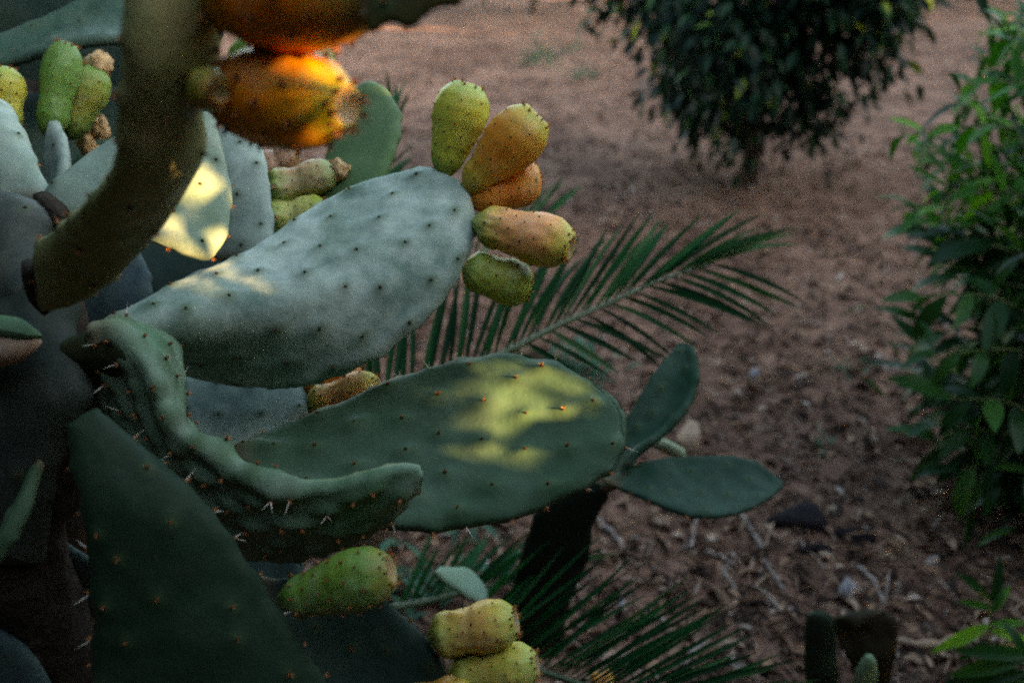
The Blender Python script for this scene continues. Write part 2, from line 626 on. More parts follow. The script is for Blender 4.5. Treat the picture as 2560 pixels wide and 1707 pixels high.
    if areoles:
        Lm = np.linalg.norm(np.diff((CC[0] + CC[-1]) / 2, axis=0), axis=1).sum()
        nrow = max(2, int(Lm / (spacing * 0.8)))
        for r in range(nrow):
            tr = (r + 0.6) / nrow
            i = int(np.argmin(np.abs(t - tr)))
            wdt = np.linalg.norm(np.diff(Mid[i], axis=0), axis=1).sum()
            nc = int(wdt / spacing)
            for c in range(nc + 1):
                f = (c + 0.5 * (r % 2) + 0.25) / max(nc, 1) * 2 - 1 + rn.uniform(-0.06, 0.06)
                if abs(f) > 0.97:
                    continue
                j = int(np.argmin(np.abs(s - f)))
                ii = int(np.clip(i + rn.randint(-1, 1), 1, NL - 2))
                if dist[ii, j] > 0.007 and (cork == 0 or rn.random() < 0.5):
                    spots.append((ii, j))
    hb = np.zeros((NL, NW))
    ring = np.zeros((NL, NW))
    for (i, j) in spots:
        r2 = np.sum((Mid - Mid[i, j]) ** 2, axis=-1)
        tt_ = unit(Mid[min(NL - 1, i + 2), j] - Mid[max(0, i - 2), j])
        al = np.sum((Mid - Mid[i, j]) * tt_, axis=-1)
        r2b = r2 - al ** 2 * (1 - ridge ** 2)
        hb += bump * np.exp(-r2b / tub ** 2) * np.exp(-(al / (tub * 3)) ** 2)
        ring = np.maximum(ring, np.exp(-r2b / 0.0048 ** 2))
    front = Mid + n2 * (h + hb)[..., None]
    back = Mid - n2 * (h + (hb if both else 0))[..., None]
    org = Mid[0, NW // 2].copy()
    idf = np.arange(NL * NW).reshape(NL, NW)
    idb = idf + NL * NW
    bmask = np.zeros((NL, NW), bool)
    bmask[0] = bmask[-1] = True
    bmask[:, 0] = bmask[:, -1] = True
    idb = np.where(bmask, idf, idb)
    q = lambda I: np.stack([I[:-1, :-1], I[1:, :-1], I[1:, 1:], I[:-1, 1:]], -1).reshape(-1, 4)
    qf, qb = q(idf), q(idb)[:, ::-1]
    if sgn < 0:
        qf, qb = qf[:, ::-1], qb[:, ::-1]
    F = np.vstack([qf, qb])
    V = np.vstack([front.reshape(-1, 3), back.reshape(-1, 3)])
    used, inv = np.unique(F, return_inverse=True)
    F = inv.reshape(F.shape)
    ringv = np.r_[ring.ravel(), ring.ravel() if both else np.zeros(NL * NW)]
    tt = np.repeat(t, NW)
    ck = np.clip(1 - np.r_[tt, tt] / 0.10, 0, 1) * 0.8 if cork == 0 else np.clip(cork + 0 * np.r_[tt, tt], 0, 1)
    me = fast_mesh(name, (V - org)[used], F, [M["pad"]])
    for nm, arr in (("ring", ringv), ("cork", ck)):
        a = me.attributes.new(nm, 'FLOAT', 'POINT')
        a.data.foreach_set("value", arr[used].astype(np.float32))
    o = put(name, me, parent, org, (*color, bloom))
    if label:
        o["label"] = label
    gu, gv = np.gradient(front, axis=0), np.gradient(front, axis=1)
    nf = unit(np.cross(gu, gv)) * (sgn if sgn != 0 else 1)
    for (i, j) in spots:
        k = rn.choice(kinds)
        add_areole(o, front[i, j] + nf[i, j] * 0.0002, nf[i, j], k)
        if both and rn.random() < 0.6:
            add_areole(o, back[i, j], -nf[i, j], k)
    if rim_kinds:
        for (i, j) in rims:
            nn = unit(Mid[i, j] - Mid[i, 3 if j == 0 else NW - 4])
            add_areole(o, Mid[i, j] - nn * 0.0006, nn, rn.choice(rim_kinds))
    return o


def tubes(path, radii, k=10, wob=0.0, seed=0):
    P = np.asarray(path, float)
    n = len(P)
    T = unit(np.gradient(P, axis=0))
    R0 = frame_z(T[0])
    x = R0[:, 0]
    V = []
    for i in range(n):
        x = unit(x - T[i] * np.dot(x, T[i]))
        y = np.cross(T[i], x)
        for a in range(k):
            th = 2 * math.pi * a / k
            r = radii[i] * (1 + wob * mnoise.noise(Vector((P[i] * 14 + np.array([a * 0.9, seed, 0])).tolist())))
            V.append(P[i] + (x * math.cos(th) + y * math.sin(th)) * r)
    F = []
    for i in range(n - 1):
        for a in range(k):
            b = (a + 1) % k
            F.append((i * k + a, i * k + b, (i + 1) * k + b, (i + 1) * k + a))
    V = np.array(V)
    # closed ends
    V = np.vstack([V, P[0], P[-1]])
    tri = []
    for a in range(k):
        b = (a + 1) % k
        tri.append((n * k, b, a, a))
        tri.append((n * k + 1, (n - 1) * k + a, (n - 1) * k + b, (n - 1) * k + b))
    faces = [list(f) for f in F] + [[f[0], f[1], f[2]] for f in tri]
    return V, faces


def tube(name, parent, path, radii, mat, k=10, wob=0.0, origin=None, seed=0):
    V, F = tubes(path, radii, k, wob, seed)
    org = np.asarray(path[0] if origin is None else origin, float)
    return put(name, mesh_data(name, V - org, F, [mat]), parent, org)


# ------------------------------------------------------------------ fruits
GREEN = (0.10, 0.19, 0.035)
LIME = (0.26, 0.33, 0.045)
YEL = (0.54, 0.45, 0.06)
ORG = (0.66, 0.235, 0.03)
RED = (0.56, 0.13, 0.015)
PEACH = (0.80, 0.35, 0.13)


def fruit(parent, base, tip, R, c_base, c_mid, c_blush, blush=0.6, crown=LIME, knob=0.5, neck=0.42, rows=6, cols=8, dry=False, seed=0,
          dots="fruitdot", blush_at=0.55, up=None, label=None, scar_pale=0.0, crown_r=0.92, ball=False, dot_s=0.72):
    rn = random.Random(seed * 13 + 5)
    b, e = W(*base), W(*tip)
    ax = unit(e - b)
    L = np.linalg.norm(e - b)
    upv = np.array([0, -0.3, 1.0]) if up is None else np.asarray(up, float)
    x = unit(upv - ax * np.dot(upv, ax))
    y = np.cross(ax, x)
    n, k = 46, 48
    zs = np.r_[np.linspace(0, 1, n - 8), [1.006, 1.006, 1.000, 0.992, 0.986, 0.981, 0.978, 0.977]]
    zs = zs * 1.0
    prof_z = [0, 0.06, 0.22, 0.42, 0.60, 0.74, 0.88, 0.955, 1.0]
    prof_r = [neck * 0.66, neck * 0.84, neck + 0.10, 0.74, 0.96, 1.0, 0.89, 0.74, 0.54]
    if ball:
        prof_z = [0, 0.10, 0.22, 0.36, 0.54, 0.70, 0.84, 0.94, 1.0]
        prof_r = [0.22, 0.34, 0.62, 0.90, 1.0, 0.97, 0.84, 0.68, 0.52]
    zz = np.linspace(0, 1, 400)
    pr = np.interp(zz, prof_z, prof_r)
    ker = np.hanning(41); ker /= ker.sum()
    pr = np.convolve(np.pad(pr, 20, mode='edge'), ker, mode='valid')
    r_out = np.interp(zs[:n - 8], zz, pr)
    r_in = np.array([0.50, 0.45, 0.39, 0.32, 0.24, 0.16, 0.08, 0.003])
    r_in = r_in * crown_r
    r_out[-6:] *= np.linspace(1, crown_r, 6)
    r_out[0] = 0.01
    r_out[1] *= 0.72
    r_out[2] *= 0.92
    rr = np.r_[r_out, r_in]
    th = np.linspace(0, 2 * math.pi, k, endpoint=False)
    spots = []
    for r in range(rows):
        z = 0.16 + 0.74 * (r + 0.35) / rows
        for c in range(cols):
            spots.append((z + rn.uniform(-.02, .02), 2 * math.pi * (c + 0.5 * (r % 2)) / cols + rn.uniform(-.10, .10)))
    V = np.zeros((n, k, 3))
    Ccol = np.zeros((n, k, 3))
    b_c, m_c, bl_c, cr_c = map(np.array, (c_base, c_mid, c_blush, crown))
    dark = np.array((0.12, 0.10, 0.03))
    for i in range(n):
        for j in range(k):
            z, t = zs[i], th[j]
            r = rr[i] * R
            nz = mnoise.noise(Vector((math.cos(t) * 1.3 + seed, math.sin(t) * 1.3, z * 3)))
            nz2 = mnoise.noise(Vector((math.cos(t) * 5 + seed, math.sin(t) * 5, z * 7)))
            if i < n - 8:
                r *= 1 + 0.03 * nz
                bumpv = 0.0
                for (sz, st) in spots:
                    dt = abs((t - st + math.pi) % (2 * math.pi) - math.pi) * r
                    dz = (z - sz) * L
                    if dt < 0.02 and abs(dz) < 0.035:
                        wz = 0.0075 if dz > 0 else 0.017
                        bumpv += math.exp(-(dt / 0.0052) ** 2 - (dz / wz) ** 2)
                amp = 0.0008 + 0.0062 * knob * max(0.0, 1 - z / 0.5) ** 0.8 + 0.0022 * knob * max(0, (z - 0.8) / 0.2)
                amp *= min(1.0, z / 0.14)
                r += amp * bumpv * 1.3
                r += (0.0010 + 0.0022 * max(0, 1 - z / 0.5)) * knob * nz2
            V[i, j] = ax * (z * L) + (x * math.cos(t) + y * math.sin(t)) * r
            f = min(1, max(0, (z - 0.12 + 0.10 * nz) / 0.34))
            f = f * f * (3 - 2 * f)
            col = b_c * (1 - f) + m_c * f
            g = math.exp(-((z - blush_at) / 0.27) ** 2) * (0.62 + 0.38 * math.cos(t) + 0.7 * nz) * blush * 1.5
            g = min(1, max(0, g))
            col = col * (1 - g) + bl_c * g
            q = min(1, max(0, (z - 0.84 + 0.06 * nz2) / 0.12))
            col = col * (1 - 0.8 * q) + cr_c * 0.8 * q
            if i >= n - 8:
                u = min(1, (i - (n - 8)) / 3.0 + 0.3)
                sc = np.array((0.30, 0.20, 0.09)) * (1 - scar_pale) + np.array((0.62, 0.38, 0.17)) * scar_pale
                col = col * (1 - u) + sc * u
            Ccol[i, j] = col
    idx = np.arange(n * k).reshape(n, k)
    nx = np.roll(idx, -1, axis=1)
    F = np.stack([idx[:-1], nx[:-1], nx[1:], idx[1:]], -1).reshape(-1, 4)
    me = fast_mesh("fruit", V.reshape(-1, 3), F, [M["fruit"]])
    a = me.attributes.new("ripe", 'FLOAT_COLOR', 'POINT')
    a.data.foreach_set("color", np.c_[Ccol.reshape(-1, 3), np.ones(n * k)].astype(np.float32).ravel())
    o = put("fruit", me, parent, b)
    if label:
        o["label"] = label
    gu, gv = np.gradient(V, axis=0), np.roll(V, -1, axis=1) - np.roll(V, 1, axis=1)
    nn = unit(np.cross(gv, gu))
    ctr = ax[None, None] * (zs * L)[:, None, None]
    sg = np.sign(np.sum(nn[n // 2] * (V[n // 2] - ctr[n // 2])))
    nn *= sg
    for (sz, st) in spots:
        i = int(np.argmin(np.abs(zs[:n - 8] - sz)))
        j = int(round(st / (2 * math.pi) * k)) % k
        p = V[i, j] + b
        if np.dot(nn[i, j], CAM_LOC - p) > -0.25:
            add_areole(o, p, nn[i, j], dots, dot_s)
    for c in range(13):
        j = int(c * k / 13 + rn.randint(-1, 1)) % k
        i = n - 9 - rn.randint(0, 1)
        add_areole(o, V[i, j] + b, unit(nn[i, j] + ax * 0.9), "crown", 0.85 if dot_s < 1 else 1.25)
    if dry:
        dried_flower(o, e - ax * 0.006, ax, R * 0.55, L * 0.28, seed)
    return o


def dried_flower(parent, p, ax, R, L, seed=0, name="dried_flower"):
    rn = random.Random(seed + 99)
    x = frame_z(ax)
    n, k = 9, 18
    V = []
    for i in range(n):
        z = i / (n - 1)
        for j in range(k):
            t = 2 * math.pi * j / k
            q = mnoise.noise(Vector((math.cos(t) * 2.2 + seed, math.sin(t) * 2.2, z * 3)))
            r = R * (0.75 + 0.45 * math.sin(z * 2.6) * (1 + 0.5 * q)) * (1 - 0.75 * z ** 3) * (1 + 0.35 * q)
            zz = L * z * (1 + 0.3 * q)
            V.append(x @ np.array([r * math.cos(t), r * math.sin(t), zz]))
    V.append(x @ np.array([0, 0, L * 0.7]))
    F = []
    for i in range(n - 1):
        for j in range(k):
            F.append([i * k + j, i * k + (j + 1) % k, (i + 1) * k + (j + 1) % k, (i + 1) * k + j])
    for j in range(k):
        F.append([(n - 1) * k + j, (n - 1) * k + (j + 1) % k, n * k])
    return put(name, mesh_data(name, V, F, [M["dry"]]), parent, p)

# ------------------------------------------------------------------ the big prickly pear
base_main = W(70, 1300, 0.98)
base_main = np.array([base_main[0] - 0.02, base_main[1] + 0.05, ground_h(base_main[0], base_main[1]) - 0.02])
CACTUS = thing("prickly_pear_cactus", base_main,
               "big prickly pear with orange and green fruits, filling the whole left side", "cactus")

GLAUC = (0.115, 0.175, 0.145)
GREENP = (0.035, 0.072, 0.041)
DARKP = (0.050, 0.100, 0.065)
OLIVE = (0.085, 0.115, 0.060)

# old woody trunk from the ground up to the crotch where the pads fork
tpath = spline([base_main, W(70, 1480, 1.02), W(85, 1200, 0.97), W(100, 980, 0.95), W(95, 760, 0.95), W(60, 600, 0.97)], 40)
tube("trunk", CACTUS, tpath, np.interp(np.linspace(0, 1, 40), [0, .3, .55, .8, 1], [0.075, 0.06, 0.05, 0.046, 0.04]), M["cork"], 18, 0.25)
# fleshy old segments round the trunk
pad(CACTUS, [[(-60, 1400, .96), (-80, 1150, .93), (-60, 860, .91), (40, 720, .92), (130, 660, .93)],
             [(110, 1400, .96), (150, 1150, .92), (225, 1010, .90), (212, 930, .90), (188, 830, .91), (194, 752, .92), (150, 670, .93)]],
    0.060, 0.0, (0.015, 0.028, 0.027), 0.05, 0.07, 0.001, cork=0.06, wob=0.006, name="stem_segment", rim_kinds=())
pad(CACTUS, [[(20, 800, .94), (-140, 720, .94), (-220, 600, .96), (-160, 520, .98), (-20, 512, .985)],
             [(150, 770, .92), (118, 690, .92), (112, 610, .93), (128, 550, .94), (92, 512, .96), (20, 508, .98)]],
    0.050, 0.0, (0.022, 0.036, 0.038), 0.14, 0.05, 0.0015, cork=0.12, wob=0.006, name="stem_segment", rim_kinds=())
# cut stub at the left border
pad(CACTUS, [[(-120, 800, .86), (-40, 785, .855), (30, 790, .85), (80, 812, .85), (106, 838, .855)],
             [(-120, 880, .86), (-40, 862, .855), (30, 858, .85), (80, 856, .85), (106, 842, .855)]],
    0.040, 0.0, (0.07, 0.14, 0.06), 0.15, 0.06, 0.001, name="pad", rim_kinds=(), wob=0.003)
tube("cut_scar", CACTUS, spline([W(-60, 878, .855), W(40, 872, .85), W(96, 848, .85)], 10), [0.012, .013, .014, .014, .013, .013, .012, .01, .008, .005], M["palewood"], 10, 0.3)

# A: the tall near pad seen almost edge-on, rising out of the top of the frame
pad(CACTUS, [[(95, 690, .83), (100, 612, .80), (150, 566, .76), (215, 505, .70), (270, 450, .66), (294, 380, .63), (302, 250, .60), (313, 120, .575), (318, -40, .56), (330, -220, .55), (420, -330, .55)],
             [(110, 770, .85), (195, 748, .84), (270, 700, .82), (340, 625, .80), (410, 530, .76), (470, 420, .72), (492, 340, .70), (470, 250, .68), (520, 160, .655), (530, 60, .64), (540, -60, .62), (540, -200, .60), (450, -330, .57)]],
    0.026, 0.008, (0.31, 0.285, 0.140), 0.03, 0.050, 0.0012, 0.010, kinds=("tuft",), res=(84, 40), wob=0.004,
    label="tall near pad seen edge-on")
# joint scar at A's foot
tube("joint_scar", CACTUS, spline([W(80, 660, .81), W(78, 700, .82), W(90, 745, .84), W(120, 775, .85)], 12), np.full(12, 0.0075), M["cork"], 8, 0.35)

# P1: pale pad leaving the crotch towards upper right, with a corky joint
pad(CACTUS, [[(120, 520, .99), (135, 480, .99), (200, 425, 1.0), (250, 385, 1.01), (310, 345, 1.02), (420, 300, 1.05), (470, 330, 1.06)],
             [(150, 575, .97), (180, 560, .97), (240, 545, .97), (320, 520, .98), (400, 470, 1.0), (460, 400, 1.03), (475, 350, 1.05)]],
    0.030, 0.01, (0.14, 0.20, 0.165), 0.55, 0.045, 0.002, cork=0, kinds=("dot",), wob=0.004)
tube("joint_scar", CACTUS, spline([W(108, 500, .965), W(135, 520, .95), W(150, 548, .945), W(165, 560, .945)], 10), np.full(10, 0.010), M["cork"], 8, 0.4)

# P2: pale folded pad at the left border
pad(CACTUS, [[(-180, 560, 1.04), (-190, 440, 1.05), (-150, 330, 1.07), (-70, 276, 1.09), (0, 282, 1.09)],
             [(120, 505, .99), (121, 464, 1.0), (95, 420, 1.02), (70, 372, 1.05), (30, 300, 1.08)]],
    0.026, 0.02, (0.16, 0.22, 0.18), 0.7, 0.05, 0.002, wob=0.012, kinds=("dot",))

# B1: pad behind the tall one whose face catches the low sun
pad(CACTUS, [[(300, 560, 1.0), (330, 470, 1.02), (400, 380, 1.04), (460, 320, 1.05), (510, 290, 1.06), (525, 292, 1.06)],
             [(330, 590, .98), (400, 612, .98), (470, 640, .98), (512, 648, .985), (556, 610, 1.0), (576, 540, 1.02), (572, 460, 1.04), (552, 370, 1.05), (530, 300, 1.06)]],
    0.016, 0.008, (0.15, 0.205, 0.135), 0.5, 0.040, 0.0015, kinds=("dot", "tuft"), wob=0.006, rim_kinds=("tuft",))
# B2: pale blue-grey pad behind it
pad(CACTUS, [[(540, 650, 1.16), (530, 560, 1.17), (525, 460, 1.18), (535, 370, 1.19), (570, 315, 1.2), (592, 312, 1.2)],
             [(640, 660, 1.13), (676, 610, 1.13), (684, 560, 1.14), (676, 490, 1.15), (668, 430, 1.16), (655, 375, 1.18), (615, 320, 1.195)]],
    0.018, 0.008, (0.20, 0.26, 0.235), 0.85, 0.034, 0.001, kinds=("dot",), wob=0.004)

# C: the broad grey-green pad that carries the fruits, in focus
pad(CACTUS, [[(232, 822, .935), (274, 798, .95), (340, 772, .97), (413, 732, .99), (494, 688, 1.01), (585, 651, 1.03), (686, 596, 1.055), (800, 517, 1.09), (914, 463, 1.105), (1012, 435, 1.11), (1078, 424, 1.105), (1132, 446, 1.09)],
             [(234, 838, .935), (330, 832, .945), (450, 815, .955), (560, 798, .965), (680, 770, .975), (800, 725, .99), (920, 665, 1.01), (1030, 598, 1.035), (1100, 540, 1.055), (1136, 492, 1.075), (1134, 448, 1.09)],
             [(235, 850, .95), (290, 880, .985), (380, 915, 1.015), (450, 930, 1.03), (522, 945, 1.04), (610, 960, 1.042), (707, 965, 1.038), (816, 947, 1.025), (925, 903, 1.015), (1012, 843, 1.012), (1088, 773, 1.018), (1143, 697, 1.03), (1181, 610, 1.05), (1186, 544, 1.065), (1170, 490, 1.08), (1136, 449, 1.09)]],
    0.022, 0.0, GLAUC, 0.85, 0.046, 0.0030, 0.0085, ridge=0.6, kinds=("dot",), res=(120, 90), wob=0.0048, rim_kinds=("dot", "tuft"),
    label="broad grey-green pad carrying the ripest fruits at its tip")

# W: grey pad seen between C and D
pad(CACTUS, [[(420, 960, 1.10), (500, 930, 1.13), (600, 930, 1.15), (690, 940, 1.16), (745, 952, 1.16)],
             [(430, 1120, 1.06), (520, 1160, 1.06), (640, 1130, 1.07), (730, 1070, 1.09), (772, 1030, 1.11), (762, 985, 1.14), (752, 957, 1.155)]],
    0.020, 0.004, (0.11, 0.155, 0.145), 0.5, 0.036, 0.0018, wob=0.005)

# D: the big lower pad with the sun fleck
pad(CACTUS, [[(560, 1136, 1.02), (650, 1092, 1.03), (740, 1054, 1.045), (850, 1010, 1.06), (952, 962, 1.075), (1069, 926, 1.085), (1142, 902, 1.09), (1216, 893, 1.09), (1278, 887, 1.09), (1325, 899, 1.085), (1387, 908, 1.08), (1435, 933, 1.075), (1493, 964, 1.065), (1540, 1010, 1.05)],
             [(575, 1150, 1.01), (650, 1220, .97), (760, 1280, .955), (860, 1305, .95), (960, 1313, .95), (1077, 1325, .955), (1161, 1317, .96), (1252, 1301, .965), (1344, 1272, .975), (1450, 1225, .99), (1508, 1187, 1.0), (1543, 1155, 1.01), (1560, 1108, 1.025), (1563, 1060, 1.035), (1546, 1016, 1.048)]],
    0.021, -0.008, GREENP, 0.06, 0.044, 0.0058, 0.0100, ridge=0.55, kinds=("tuft", "tuft", "dot"), rim_kinds=("tuft", "spine"), res=(110, 76), wob=0.0035,
    label="broad dark green lower pad with a yellow sun fleck")

# E: the curled pad: its rim turns up towards the sky and its face hangs down in shade
pad(CACTUS, [[(236, 815, .905), (311, 806, .935), (366, 808, .95), (424, 838, .95), (449, 890, .945), (452, 985, .93), (448, 1055, .92), (480, 1086, .912), (541, 1118, .905), (620, 1180, .900), (720, 1205, .896), (820, 1207, .896), (900, 1190, .896), (1000, 1165, .896), (1050, 1172, .893)],
             [(215, 830, .890), (290, 824, .893), (338, 882, .888), (374, 925, .886), (394, 975, .885), (414, 1028, .884), (446, 1080, .884), (486, 1104, .886), (548, 1136, .886), (628, 1192, .885), (720, 1217, .884), (820, 1219, .884), (900, 1203, .884), (995, 1177, .885), (1052, 1175, .887)],
             [(190, 850, .905), (235, 880, .908), (265, 930, .915), (285, 975, .920), (310, 1030, .925), (350, 1090, .925), (410, 1160, .924), (480, 1220, .922), (560, 1270, .920), (640, 1305, .918), (730, 1320, .915), (830, 1312, .912), (910, 1285, .906), (990, 1236, .896), (1057, 1181, .885)],
             [(150, 880, .94), (190, 930, .95), (225, 980, .965), (262, 1080, .975), (330, 1180, .98), (430, 1290, .98), (520, 1355, .98), (600, 1385, .978), (690, 1400, .972), (800, 1385, .965), (900, 1345, .95), (980, 1290, .928), (1042, 1222, .900), (1058, 1186, .887)]],
    0.010, 0.0, (0.072, 0.150, 0.075), 0.40, 0.030, 0.0062, 0.0066, ridge=0.45, sharp=True, rimb=0.006, kinds=("tuft", "tuft", "spine"), rim_kinds=("tuft", "tuft", "spine"), res=(120, 70), wob=0.002,
    svals=(-1, -0.42, 0.25, 1), label="curled pad with upturned spiny rim")
# stub: dark thick neck that hangs beside the trunk
pad(CACTUS, [[(262, 815, .900), (195, 836, .895), (142, 872, .892), (146, 905, .900), (196, 946, .912)],
             [(300, 828, .892), (322, 885, .888), (338, 925, .892), (300, 942, .905), (216, 954, .914)]],
    0.010, 0.0, (0.022, 0.034, 0.016), 0.0, 0.06, 0.001, cork=0.10, wob=0.007, rim_kinds=())

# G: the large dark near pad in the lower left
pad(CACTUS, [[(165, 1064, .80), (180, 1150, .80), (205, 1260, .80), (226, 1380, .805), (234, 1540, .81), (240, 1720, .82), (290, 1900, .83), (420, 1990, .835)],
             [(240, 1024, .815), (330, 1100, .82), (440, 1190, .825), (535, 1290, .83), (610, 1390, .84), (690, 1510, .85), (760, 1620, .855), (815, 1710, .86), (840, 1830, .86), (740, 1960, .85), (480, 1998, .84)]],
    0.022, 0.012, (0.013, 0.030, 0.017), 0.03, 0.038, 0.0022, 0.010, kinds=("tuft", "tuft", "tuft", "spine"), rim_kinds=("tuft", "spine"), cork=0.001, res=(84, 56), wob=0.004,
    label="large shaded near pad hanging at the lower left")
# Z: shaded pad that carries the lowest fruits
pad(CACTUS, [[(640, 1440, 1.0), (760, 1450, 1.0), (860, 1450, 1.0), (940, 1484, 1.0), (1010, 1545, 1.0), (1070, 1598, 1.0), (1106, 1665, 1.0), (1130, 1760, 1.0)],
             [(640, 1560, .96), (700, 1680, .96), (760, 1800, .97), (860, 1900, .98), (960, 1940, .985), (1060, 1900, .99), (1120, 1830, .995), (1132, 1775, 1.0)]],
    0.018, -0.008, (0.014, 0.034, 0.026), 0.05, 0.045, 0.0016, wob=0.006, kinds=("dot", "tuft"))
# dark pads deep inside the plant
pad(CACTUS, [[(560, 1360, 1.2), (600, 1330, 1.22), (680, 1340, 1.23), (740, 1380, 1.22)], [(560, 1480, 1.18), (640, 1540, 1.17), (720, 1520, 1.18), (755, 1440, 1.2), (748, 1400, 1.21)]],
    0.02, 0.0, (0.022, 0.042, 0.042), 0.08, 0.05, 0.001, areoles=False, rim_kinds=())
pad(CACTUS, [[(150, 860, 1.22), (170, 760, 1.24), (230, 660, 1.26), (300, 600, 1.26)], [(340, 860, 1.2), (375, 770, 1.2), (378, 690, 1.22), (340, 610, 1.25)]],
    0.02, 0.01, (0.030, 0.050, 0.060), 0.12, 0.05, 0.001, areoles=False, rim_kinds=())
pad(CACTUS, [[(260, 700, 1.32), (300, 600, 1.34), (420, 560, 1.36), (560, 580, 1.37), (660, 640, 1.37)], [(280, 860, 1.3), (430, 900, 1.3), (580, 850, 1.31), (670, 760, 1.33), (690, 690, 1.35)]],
    0.02, 0.0, (0.020, 0.036, 0.030), 0.03, 0.05, 0.001, areoles=False, rim_kinds=())  # added backing pad, its dark colour fills the gap with shade
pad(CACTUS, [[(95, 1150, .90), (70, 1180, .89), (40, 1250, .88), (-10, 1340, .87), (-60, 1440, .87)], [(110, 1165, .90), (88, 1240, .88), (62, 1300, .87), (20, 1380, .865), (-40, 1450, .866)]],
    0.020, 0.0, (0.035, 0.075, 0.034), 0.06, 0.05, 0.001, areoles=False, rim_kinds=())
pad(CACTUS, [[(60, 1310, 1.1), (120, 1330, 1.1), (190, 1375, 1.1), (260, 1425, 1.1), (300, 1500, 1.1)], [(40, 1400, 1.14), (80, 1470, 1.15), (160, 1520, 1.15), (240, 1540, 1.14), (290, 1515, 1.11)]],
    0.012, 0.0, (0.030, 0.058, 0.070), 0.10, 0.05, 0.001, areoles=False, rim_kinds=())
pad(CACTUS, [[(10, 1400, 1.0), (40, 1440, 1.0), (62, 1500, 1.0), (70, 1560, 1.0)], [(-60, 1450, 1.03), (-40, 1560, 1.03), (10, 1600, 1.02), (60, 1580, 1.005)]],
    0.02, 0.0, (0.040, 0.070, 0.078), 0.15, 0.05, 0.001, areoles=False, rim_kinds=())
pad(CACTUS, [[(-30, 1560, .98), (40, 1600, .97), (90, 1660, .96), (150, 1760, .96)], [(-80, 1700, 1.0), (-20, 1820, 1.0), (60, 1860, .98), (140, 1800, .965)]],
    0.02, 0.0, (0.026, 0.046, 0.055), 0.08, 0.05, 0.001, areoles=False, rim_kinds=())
# R1: upright green pad behind the near fruit
pad(CACTUS, [[(780, 560, 1.22), (790, 480, 1.23), (815, 400, 1.25), (850, 290, 1.27), (885, 228, 1.28), (925, 212, 1.285)],
             [(900, 540, 1.18), (960, 450, 1.2), (990, 375, 1.22), (1003, 318, 1.24), (998, 272, 1.255), (970, 230, 1.27), (938, 214, 1.28)]],
    0.022, 0.004, (0.075, 0.135, 0.055), 0.08, 0.06, 0.0008, kinds=("dot",), rim_kinds=(), areoles=False)

# ---- fruits
fruit(CACTUS, (1104, 446, 1.10), (1172, 212, 1.085), 0.0305, LIME, (0.42, 0.43, 0.07), YEL, 0.6, (0.36, 0.42, 0.09), 0.5, 0.34, seed=1, label="upright yellow-green fruit on the broad pad")
fruit(CACTUS, (1158, 482, 1.085), (1345, 288, 1.06), 0.0315, (0.40, 0.30, 0.04), (0.56, 0.36, 0.06), ORG, 0.75, (0.46, 0.42, 0.08), 0.5, 0.30, seed=2, label="orange and yellow fruit slanting up from the broad pad")
fruit(CACTUS, (1172, 505, 1.09), (1335, 432, 1.12), 0.030, ORG, (0.58, 0.28, 0.05), RED, 0.5, ORG, 0.3, 0.5, seed=3, label="orange fruit half hidden below the slanting one")
fruit(CACTUS, (1180, 555, 1.055), (1428, 618, 1.025), 0.0275, LIME, (0.62, 0.38, 0.08), PEACH, 1.0, (0.46, 0.43, 0.07), 1.0, 0.34, seed=4, label="peach coloured fruit pointing right from the broad pad")
fruit(CACTUS, (1156, 668, 1.06), (1325, 722, 1.07), 0.025, LIME, (0.28, 0.32, 0.06), YEL, 0.3, LIME, 0.7, 0.45, seed=5, label="knobbly green fruit under the peach coloured one")
# near fruits on the tall pad
fruit(CACTUS, (505, 225, .66), (868, 266, .60), 0.0315, (0.36, 0.17, 0.012), (0.70, 0.27, 0.014), (0.74, 0.20, 0.010), 0.95, (0.30, 0.33, 0.02), 0.4, 0.42, rows=5, cols=8, dot_s=1.1, seed=6, dots="tuft", blush_at=0.45, scar_pale=1.0, crown_r=0.80, ball=True, label="large blurred orange fruit near the lens")
fruit(CACTUS, (466, 205, .64), (548, 232, .60), 0.0130, (0.26, 0.20, 0.035), (0.28, 0.23, 0.04), YEL, 0.3, (0.42, 0.24, 0.05), 0.15, 0.6, rows=2, cols=5, seed=7, dots="crown")
fruit(CACTUS, (470, -10, .62), (945, -18, .57), 0.0335, (0.30, 0.20, 0.03), (0.58, 0.22, 0.02), (0.72, 0.17, 0.01), 0.95, (0.20, 0.17, 0.03), 0.3, 0.45, rows=5, cols=8, dot_s=1.1, seed=8, dots="tuft", blush_at=0.55, ball=True, label="dark orange fruit cut by the top border")
fruit(CACTUS, (565, 150, .70), (835, 158, .72), 0.0135, GREEN, (0.20, 0.28, 0.05), LIME, 0.3, (0.30, 0.38, 0.12), 0.3, 0.8, seed=9)
